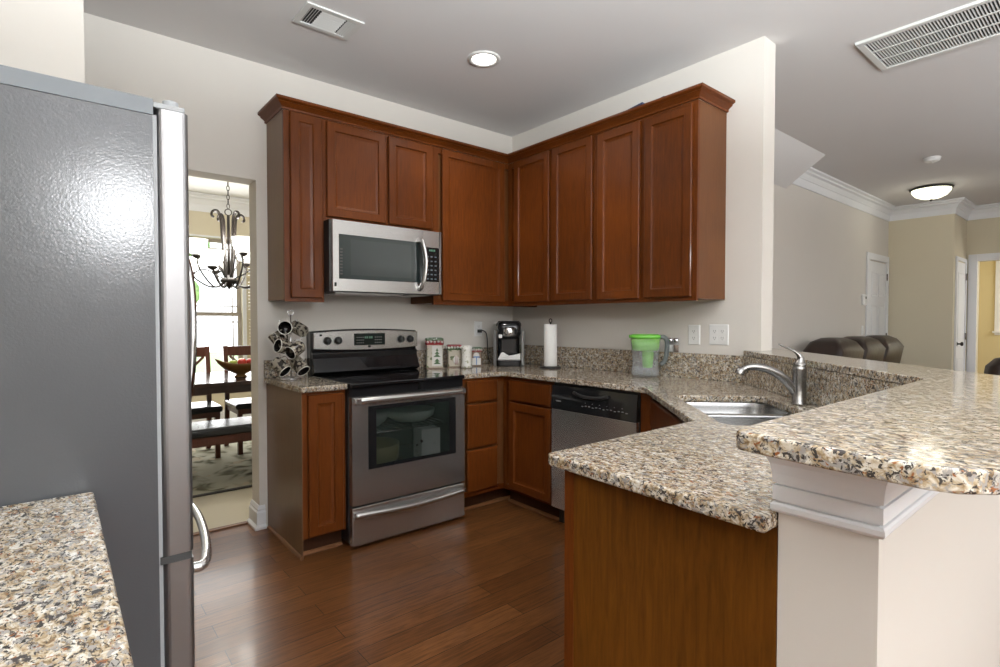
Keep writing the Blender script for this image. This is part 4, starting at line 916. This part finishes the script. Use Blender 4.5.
# holiday canisters
def canister(label, x, y, w, h, lidm, bodym, scallop, face, rot=-30):
    t = thing('holiday_canister', label, 'canister', (x, y, C0), math.radians(rot), 'holiday canisters')
    a = w / 2
    bm = BM(); prism(bm, rrect(-a, a, -a * 0.8, a * 0.8, 0.012), 0.0, 0.008); obj('foot', bm, M['can_brown'], t)
    bm = BM(); rings(bm, [[(x_ * s, y_ * s, z) for x_, y_ in rrect(-a * 0.92, a * 0.92, -a * 0.74, a * 0.74, 0.012)] for z, s in ((0.0085, 1), (h * 0.76, 1.0))]); obj('body', bm, bodym, t)
    bm = BM(); rings(bm, [[(x_ * s, y_ * s, z) for x_, y_ in rrect(-a, a, -a * 0.8, a * 0.8, 0.014)] for z, s in ((h * 0.765, 1.0), (h * 0.83, 1.05), (h * 0.90, 1.04))]); obj('scalloped_collar', bm, scallop, t)
    bm = BM(); rings(bm, [[(x_ * s, y_ * s, z) for x_, y_ in rrect(-a, a, -a * 0.8, a * 0.8, 0.014)] for z, s in ((h * 0.902, 0.98), (h * 0.93, 1.02), (h * 0.98, 0.98), (h, 0.8))]); ld = obj('lid', bm, lidm, t)
    bm = BM()
    for k in range(5): ball(bm, (-a + 2 * a * (k + 0.5) / 5, -a * 0.84, h * (0.865 + 0.012 * (k % 2))), 0.009, seg=8)
    for k in range(4): ball(bm, (-a * 1.05, -a * 0.7 + 1.4 * a * (k + 0.5) / 4, h * 0.87), 0.009, seg=8)
    obj('snow_dots', bm, M['snow'], t)
    face(t, a, h)
    return t
def f_tree(t, a, h):
    bm = BM(); box(bm, -a * 0.30, a * 0.82, -a * 0.765, -a * 0.745, 0.02, h * 0.74); f = obj('front_plaque', bm, M['snow'], t)
    bm = BM()
    for (z, s) in ((0.62, 0.10), (0.52, 0.18), (0.43, 0.26), (0.28, 0.2), (0.2, 0.26)):
        rings(bm, [[(a * 0.26 - a * s * 1.6, yy, h * (z - 0.05)), (a * 0.26 + a * s * 1.6, yy, h * (z - 0.05)), (a * 0.26, yy, h * (z + 0.05))] for yy in (-a * 0.768, -a * 0.79)])
    obj('holly_print', bm, mat('holly_green', (0.06, 0.12, 0.05), 0.5), f)
def f_man(t, a, h):
    bm = BM(); ball(bm, (a * 0.2, -a * 0.76, h * 0.32), a * 0.42, 1, 0.3, 1.4, 12); f = obj('snow_figure', bm, M['snow'], t)
    bm = BM(); box(bm, a * 0.1, a * 0.16, -a * 0.93, -a * 0.88, h * 0.12, h * 0.5); box(bm, a * 0.28, a * 0.34, -a * 0.93, -a * 0.88, h * 0.12, h * 0.5); obj('red_stripes', bm, M['can_red'], f)
def f_gift(t, a, h):
    bm = BM(); ball(bm, (0, -a * 0.70, h * 0.55), a * 0.55, 1, 0.35, 1.0, 12); box(bm, -a * 0.7, a * 0.7, -a * 1.0, -a * 0.745, 0.0095, h * 0.42); f = obj('gift_relief', bm, M['snow'], t)
    bm = BM(); box(bm, -a * 0.08, a * 0.08, -a * 1.03, -a * 1.005, 0.01, h * 0.5); box(bm, -a * 0.5, a * 0.5, -a * 0.93, -a * 0.9, h * 0.45, h * 0.52); obj('ribbon', bm, M['blue'], f)
canister('tall holiday canister with green lid and tree plaque beside the stove', -0.855, -0.125, 0.128, 0.222, M['can_green'], M['can_white'], M['can_red'], f_tree)
canister('holiday canister with red lid, second from the stove', -0.684, -0.13, 0.108, 0.168, M['can_red'], M['can_white'], M['can_green'], f_man)
canister('smallest holiday canister with gift relief, nearest the coffee maker', -0.49, -0.14, 0.092, 0.142, M['can_green'], M['can_brown'], M['can_red'], f_gift)
t = thing('tall_floral_cup', 'slim white flower-print cup standing in front of the canisters', 'cup', (-0.665, -0.26, C0))
bm = BM(); lathe(bm, [(0.034, 0), (0.040, 0.004), (0.040, 0.02), (0.037, 0.04), (0.0375, 0.13), (0.041, 0.162), (0.038, 0.162), (0.034, 0.13), (0.033, 0.012), (0.003, 0.010)], seg=26); obj('body', bm, M['speck_cup'], t)

# mug tree
t = thing('mug_rack', 'silver wire mug tree loaded with mugs left of the stove', 'mug rack', (-1.905, -0.21, C0))
bm = BM(); tube(bm, [(0.055 * math.cos(a), 0.055 * math.sin(a), 0.004) for a in [2 * PI * k / 24 for k in range(24)]], 0.0035, 8, closed=True); tube(bm, [(-0.055, 0, 0.004), (0.055, 0, 0.004)], 0.003, 8); obj('base_ring', bm, M['chrome'], t)
bm = BM(); cyl(bm, (0, 0, 0.005), (0, 0, 0.375), 0.004, 10)
tube(bm, [(0.016 * math.cos(a), 0, 0.390 + 0.016 * math.sin(a)) for a in [2 * PI * k / 16 for k in range(16)]], 0.003, 8, closed=True); obj('pole', bm, M['chrome'], t)
def hook(ang, z):
    c, s = math.cos(ang), math.sin(ang)
    bm = BM(); tube(bm, curve_pts([(0.003 * c, 0.003 * s, z), (0.03 * c, 0.03 * s, z + 0.035), (0.055 * c, 0.055 * s, z + 0.028), (0.062 * c, 0.062 * s, z + 0.05)], 5), 0.0026, 6); obj('hook', bm, M['chrome'], t)
for k in range(3):
    for z in (0.10, 0.20, 0.30): hook(k * 2.1 + z * 9, z)
def mug_meshes():
    bm = BM(); lathe(bm, [(0.034, 0.0), (0.037, 0.003), (0.039, 0.02), (0.0415, 0.094)], seg=28); 
    for f in list(bm.faces):
        if len(f.verts) > 4 and f.calc_center_median().z > 0.05: bm.faces.remove(f)
    b1 = bm
    bm = BM(); lathe(bm, [(0.0375, 0.0945), (0.036, 0.02), (0.032, 0.008), (0.003, 0.006)], seg=28, cap=False); b2 = bm
    bm = BM(); lathe(bm, [(0.0417, 0.0925), (0.0425, 0.0955), (0.040, 0.0975), (0.0372, 0.0945)], seg=28, cap=False); b3 = bm
    bm = BM(); tube(bm, curve_pts([(0.0405, 0, 0.078), (0.060, 0, 0.08), (0.070, 0, 0.062), (0.068, 0, 0.038), (0.055, 0, 0.022), (0.0385, 0, 0.022)], 5), 0.0052, 8, 1.3); b4 = bm
    return b1, b2, b3, b4
mug_specs = [  # centre of the mouth, axis (towards the opening), label
    ((-1.966, -0.30, 1.220), (-0.42, -0.88, 0.10), 'dark-glazed mug at the top left of the rack, mouth toward the camera'),
    ((-1.995, -0.20, 1.185), (-0.45, 0.25, 0.75), 'mug hanging at the back left of the rack'),
    ((-2.000, -0.285, 1.118), (-0.93, -0.25, 0.22), 'middle left mug with its mouth turned to the left'),
    ((-1.948, -0.33, 1.078), (-0.80, -0.35, -0.40), 'patterned mug lying across the front of the rack'),
    ((-1.972, -0.31, 0.974), (0.42, -0.62, -0.60), 'lower left mug on the rack tipped with its mouth down'),
    ((-1.868, -0.31, 0.970), (0.28, -0.66, -0.66), 'lower right mug on the rack tipped with its mouth down'),
    ((-1.86, -0.15, 1.225), (-0.30, 0.85, 0.35), 'mug at the upper right of the rack with its base showing'),
]
proto = thing('coffee_mug', mug_specs[0][2], 'mug', (0, 0, 0), 0, 'mugs on the rack')
b1, b2, b3, b4 = mug_meshes()
obj('outer_wall', b1, M['ceramic'], proto); obj('inner_glaze', b2, M['mug_in'], proto); obj('rim', b3, M['mug_rim'], proto); obj('handle', b4, M['ceramic'], proto)
for i, (c, ax, lab) in enumerate(mug_specs):
    m = proto if i == 0 else dup(proto, (0, 0, 0), 0, lab, 'mugs on the rack')
    q = Vector(ax).normalized().to_track_quat('Z', 'Y'); m.rotation_mode = 'QUATERNION'
    m.rotation_quaternion = q @ __import__('mathutils').Quaternion((0, 0, 1), 1.1 * i)
    m.scale = (0.95, 0.95, 0.95); m.location = Vector(c) - q @ Vector((0, 0, 0.087))

# ================================================================ DINING ROOM
bm = BM(); box(bm, -3.6, 0.4, 0.92, 3.3, 0.0015, 0.010); o = obj('area_rug', bm, M['rug']); tag(o, 'greenish floral area rug under the dining table', 'rug')
bm = BM()
for (a, b, c, d) in ((-3.63, 0.43, 0.885, 0.9195), (-3.63, 0.43, 3.3005, 3.335), (-3.63, -3.6005, 0.92, 3.3), (0.4005, 0.43, 0.92, 3.3)): box(bm, a, b, c, d, 0.0015, 0.011)
obj('binding', bm, M['rug_edge'], o)
RZ = 0.0115
t = thing('dining_table', 'long dark espresso dining table in the dining room', 'table', (-1.75, 1.85, RZ))
bm = BM(); box(bm, -1.0, 1.0, -0.51, 0.51, 0.715, 0.75); obj('tabletop', bm, M['espresso'], t, bevel=0.004)
bm = BM()
for (a, b, c, d) in ((-0.93, 0.93, -0.47, -0.445), (-0.93, 0.93, 0.445, 0.47), (-0.93, -0.905, -0.445, 0.445), (0.905, 0.93, -0.445, 0.445)): box(bm, a, b, c, d, 0.66, 0.7145)
obj('apron', bm, M['espresso'], t)
for sx in (-1, 1):
    for sy in (-1, 1):
        bm = BM(); tubev = [[(sx * 0.87 + dx * s, sy * 0.41 + dy * s, z) for dx, dy in ((-0.035, -0.035), (0.035, -0.035), (0.035, 0.035), (-0.035, 0.035))] for z, s in ((0, 0.7), (0.66, 1.0))]
        rings(bm, tubev); obj('leg', bm, M['espresso'], t)
t = thing('dining_bench', 'dark bench with black padded seat in front of the dining table', 'bench', (-1.85, 1.10, RZ))
bm = BM(); box(bm, -0.62, 0.62, -0.19, 0.19, 0.40, 0.465); obj('seat_cushion', bm, M['leather_black'], t, bevel=0.02, seg=3)
bm = BM(); box(bm, -0.60, 0.60, -0.175, 0.175, 0.335, 0.3995); obj('seat_frame', bm, M['redwood'], t)
for sx in (-1, 1):
    for sy in (-1, 1):
        bm = BM(); box(bm, sx * 0.56 - 0.025, sx * 0.56 + 0.025, sy * 0.14 - 0.025, sy * 0.14 + 0.025, 0, 0.3345); obj('leg', bm, M['redwood'], t)
def chair(label, loc, rot):
    t = thing('dining_chair', label, 'chair', loc, rot, 'cross-back dining chairs')
    # faces -y
    bm = BM(); box(bm, -0.23, 0.23, -0.23, 0.20, 0.42, 0.475); obj('seat', bm, M['leather_black'], t, bevel=0.018, seg=3)
    bm = BM()
    for s in (-1, 1): rings(bm, [[(s * 0.205 + a, 0.215 + y + b, z) for a, b in ((-0.02, -0.015), (0.02, -0.015), (0.02, 0.015), (-0.02, 0.015))] for z, y in ((0.0, 0.06), (0.42, 0.0), (0.70, 0.02), (1.0, 0.07))])
    box(bm, -0.185, 0.185, 0.255, 0.28, 0.90, 0.995); box(bm, -0.185, 0.185, 0.215, 0.235, 0.53, 0.56)
    obj('back_frame', bm, M['redwood'], t)
    bm = BM()
    for s in (-1, 1): tube(bm, [(-s * 0.17, 0.226 + 0.004 * s, 0.56), (0, 0.238 + 0.004 * s, 0.73), (s * 0.17, 0.262 + 0.004 * s, 0.90)], 0.014, 6)
    obj('cross_slats', bm, M['redwood'], t)
    bm = BM(); box(bm, -0.21, 0.21, -0.21, 0.19, 0.375, 0.4195); obj('seat_frame', bm, M['redwood'], t)
    for s in (-1, 1):
        bm = BM(); box(bm, s * 0.19 - 0.02, s * 0.19 + 0.02, -0.205, -0.165, 0, 0.3745); obj('leg', bm, M['redwood'], t)
    return t
c0 = chair('cross-back dining chair behind the table, left one seen through the opening', (-2.03, 2.16, RZ), 0)
dup(c0, (-1.46, 2.16, RZ), 0, 'cross-back dining chair behind the fruit bowl, right one through the opening')
# fruit bowl
TZ = RZ + 0.751
t = thing('fruit_bowl', 'long carved wooden footed bowl on the dining table', 'bowl', (-1.70, 1.72, TZ))
bm = BM(); R = []
def el(a, b, z, ex=0.0): return [(a * math.cos(q) , b * math.sin(q), z + ex * abs(math.cos(q)) ** 3) for q in [2 * PI * k / 32 for k in range(32)]]
R = [el(0.05, 0.05, 0.0), el(0.055, 0.055, 0.006), el(0.035, 0.035, 0.02), el(0.05, 0.05, 0.03), el(0.13, 0.09, 0.06, 0.01), el(0.185, 0.12, 0.10, 0.025), el(0.21, 0.135, 0.125, 0.045),
     el(0.20, 0.126, 0.125, 0.045), el(0.17, 0.11, 0.10, 0.025), el(0.12, 0.08, 0.066, 0.01), el(0.03, 0.03, 0.055)]
rings(bm, R, smooth=True); obj('bowl_body', bm, M['bowl'], t)
for i, (x, y, z, m, nm, lab) in enumerate(((-0.07, -0.03, 0.118, 'gapple', 'green_apple', 'pale green apple at the left in the wooden fruit bowl'), (0.0, -0.045, 0.128, 'apple', 'red_apple', 'red apple at the front middle of the fruit bowl'), (0.075, -0.025, 0.125, 'apple', 'red_apple', 'red apple on the right in the fruit bowl'), (0.02, 0.05, 0.125, 'banana', 'yellow_pear', 'yellow fruit at the back of the fruit bowl'))):
    t = thing(nm, lab, 'fruit', (-1.70 + x, 1.72 + y, TZ + z))
    bm = BM(); lathe(bm, [(0.004, -0.034), (0.02, -0.037), (0.036, -0.012), (0.038, 0.008), (0.028, 0.03), (0.012, 0.035), (0.002, 0.027)], seg=16); obj('flesh', bm, M[m], t)
    bm = BM(); tube(bm, [(0, 0, 0.028), (0.004, 0, 0.048)], 0.002, 6); obj('stem', bm, M['can_brown'], t)
# chandelier
CHX, CHY = -1.757, 1.85
t = thing('chandelier', 'dark bronze scroll chandelier with white glass shades over the dining table', 'chandelier', (CHX, CHY, 1.70))
bm = BM(); n = 16
zt = H - 1.70 - 0.005; z = 0.56
lk = 0
while z < zt - 0.03:
    P = []
    for k in range(12):
        a = 2 * PI * k / 12; d = 0.011 * math.cos(a); e = 0.024 * math.sin(a)
        P.append((d, 0, z + 0.024 + e) if lk % 2 == 0 else (0, d, z + 0.024 + e))
    tube(bm, P, 0.0035, 6, closed=True); z += 0.040; lk += 1
obj('chain', bm, M['bronze'], t)
bm = BM(); lathe(bm, [(0.065, zt), (0.06, zt - 0.02), (0.015, zt - 0.035)], seg=20); obj('ceiling_canopy', bm, M['bronze'], t)
bm = BM(); cyl(bm, (0, 0, -0.08), (0, 0, 0.50), 0.012, 10); lathe(bm, [(0.004, -0.16), (0.02, -0.135), (0.05, -0.11), (0.075, -0.085), (0.06, -0.06), (0.03, -0.05), (0.014, -0.03)], seg=18)
tube(bm, [(0.028 * math.cos(a), 0, 0.53 + 0.028 * math.sin(a)) for a in [2 * PI * k / 14 for k in range(14)]], 0.005, 6, closed=True); obj('central_stem', bm, M['bronze'], t)
for deg, rr_, cz in ((-68, 0.27, 0.115), (25, 0.27, 0.135), (146, 0.27, 0.09), (-163, 0.36, 0.02), (-112, 0.33, -0.02), (-20, 0.36, -0.0), (60, 0.36, -0.02), (112, 0.36, 0.0)):
    q = math.radians(deg); c = 0.975 * math.sin(q) - 0.223 * math.cos(q); s = -0.223 * math.sin(q) - 0.975 * math.cos(q)
    def P3(r, zz): return (r * rr_ * c, r * rr_ * s, zz)
    bm = BM(); tube(bm, curve_pts([P3(0.08, -0.06), P3(0.25, -0.125), P3(0.5, -0.135), P3(0.82, -0.07 + cz * 0.35), P3(0.97, cz * 0.6), P3(0.9, cz * 0.8 + 0.02), P3(1.0, cz - 0.005)], 6), 0.008, 8)
    tube(bm, curve_pts([P3(0.12, -0.06), P3(0.34, cz * 0.6 - 0.02), P3(0.55, cz * 0.85 + 0.03), P3(0.76, cz * 0.8 + 0.03), P3(0.9, cz * 0.6)], 5), 0.0055, 8)
    lathe(bm, [(0.008, cz - 0.02), (0.038, cz), (0.04, cz + 0.010), (0.02, cz + 0.02)], (rr_ * c, rr_ * s, 0), 14); arm = obj('arm', bm, M['bronze'], t)
    bm = BM(); lathe(bm, [(0.03, cz + 0.014), (0.064, cz + 0.03), (0.080, cz + 0.06), (0.090, cz + 0.145), (0.087, cz + 0.145), (0.077, cz + 0.06), (0.06, cz + 0.034), (0.02, cz + 0.018)], (rr_ * c, rr_ * s, 0), 24, cap=False); obj('glass_shade', bm, M['shade'], t)
for k in range(4):
    a = 2 * PI * k / 4 + 0.35; c, s = math.cos(a), math.sin(a)
    bm = BM(); tube(bm, curve_pts([(0.03 * c, 0.03 * s, -0.06), (0.05 * c, 0.05 * s, 0.15), (0.065 * c, 0.065 * s, 0.40), (0.075 * c, 0.075 * s, 0.48), (0.105 * c, 0.105 * s, 0.525), (0.145 * c, 0.145 * s, 0.515), (0.155 * c, 0.155 * s, 0.48), (0.135 * c, 0.135 * s, 0.465)], 6), 0.009, 8, 1.4); obj('scroll_strap', bm, M['bronze'], t)

# ================================================================ LIVING ROOM
t = thing('leather_sofa', 'brown leather sofa with three puffy backs beyond the bar', 'sofa', (3.70, -1.62, 0))
bm = BM(); box(bm, -1.05, 1.05, -0.45, 0.38, 0.08, 0.42); obj('base', bm, M['leather'], t, bevel=0.03)
for k in range(3):
    x = -0.70 + k * 0.70
    bm = BM(); R = []
    for (z, w_, y0, y1) in ((0.43, 0.34, 0.10, 0.36), (0.62, 0.35, 0.06, 0.36), (0.82, 0.355, 0.03, 0.37), (0.96, 0.34, -0.0, 0.36), (1.05, 0.27, 0.05, 0.32), (1.09, 0.16, 0.11, 0.26)):
        R.append([(x + xx, yy, z) for xx, yy in rrect(-w_, w_, y0, y1, 0.06, 5)])
    rings(bm, R, smooth=True); obj('back_cushion', bm, M['leather'], t)
    bm = BM(); box(bm, x - 0.345, x + 0.345, -0.46, 0.02, 0.4205, 0.53); obj('seat_cushion', bm, M['leather'], t, bevel=0.04, seg=3)
for s in (-1, 1):
    bm = BM(); x = s * 1.17; R = [[(x + xx, yy, z) for xx, yy in rrect(-w_, w_, -0.48, 0.36, 0.05)] for z, w_ in ((0.02, 0.11), (0.5, 0.115), (0.6, 0.12), (0.66, 0.09))]; rings(bm, R, smooth=True); obj('arm', bm, M['leather'], t)
t = thing('leather_armchair', 'brown leather armchair back at the right edge beyond the bar', 'armchair', (3.35, -2.95, 0), math.radians(-70))
bm = BM(); box(bm, -0.36, 0.36, -0.40, 0.36, 0.05, 0.44); obj('base', bm, M['leather'], t, bevel=0.04, seg=3)
bm = BM(); R = []
for (z, w_, y0, y1) in ((0.44, 0.36, 0.16, 0.42), (0.70, 0.38, 0.15, 0.42), (0.85, 0.36, 0.15, 0.42), (0.92, 0.30, 0.18, 0.40), (0.955, 0.18, 0.22, 0.36)): R.append([(xx, yy, z) for xx, yy in rrect(-w_, w_, y0, y1, 0.08, 5)])
rings(bm, R, smooth=True); obj('backrest', bm, M['leather'], t)
for s in (-1, 1):
    bm = BM(); R = [[(s * 0.46 + xx, yy, z) for xx, yy in rrect(-w_, w_, -0.42, 0.36, 0.04)] for z, w_ in ((0.03, 0.09), (0.5, 0.095), (0.58, 0.1), (0.63, 0.07))]; rings(bm, R, smooth=True); obj('arm', bm, M['leather'], t)
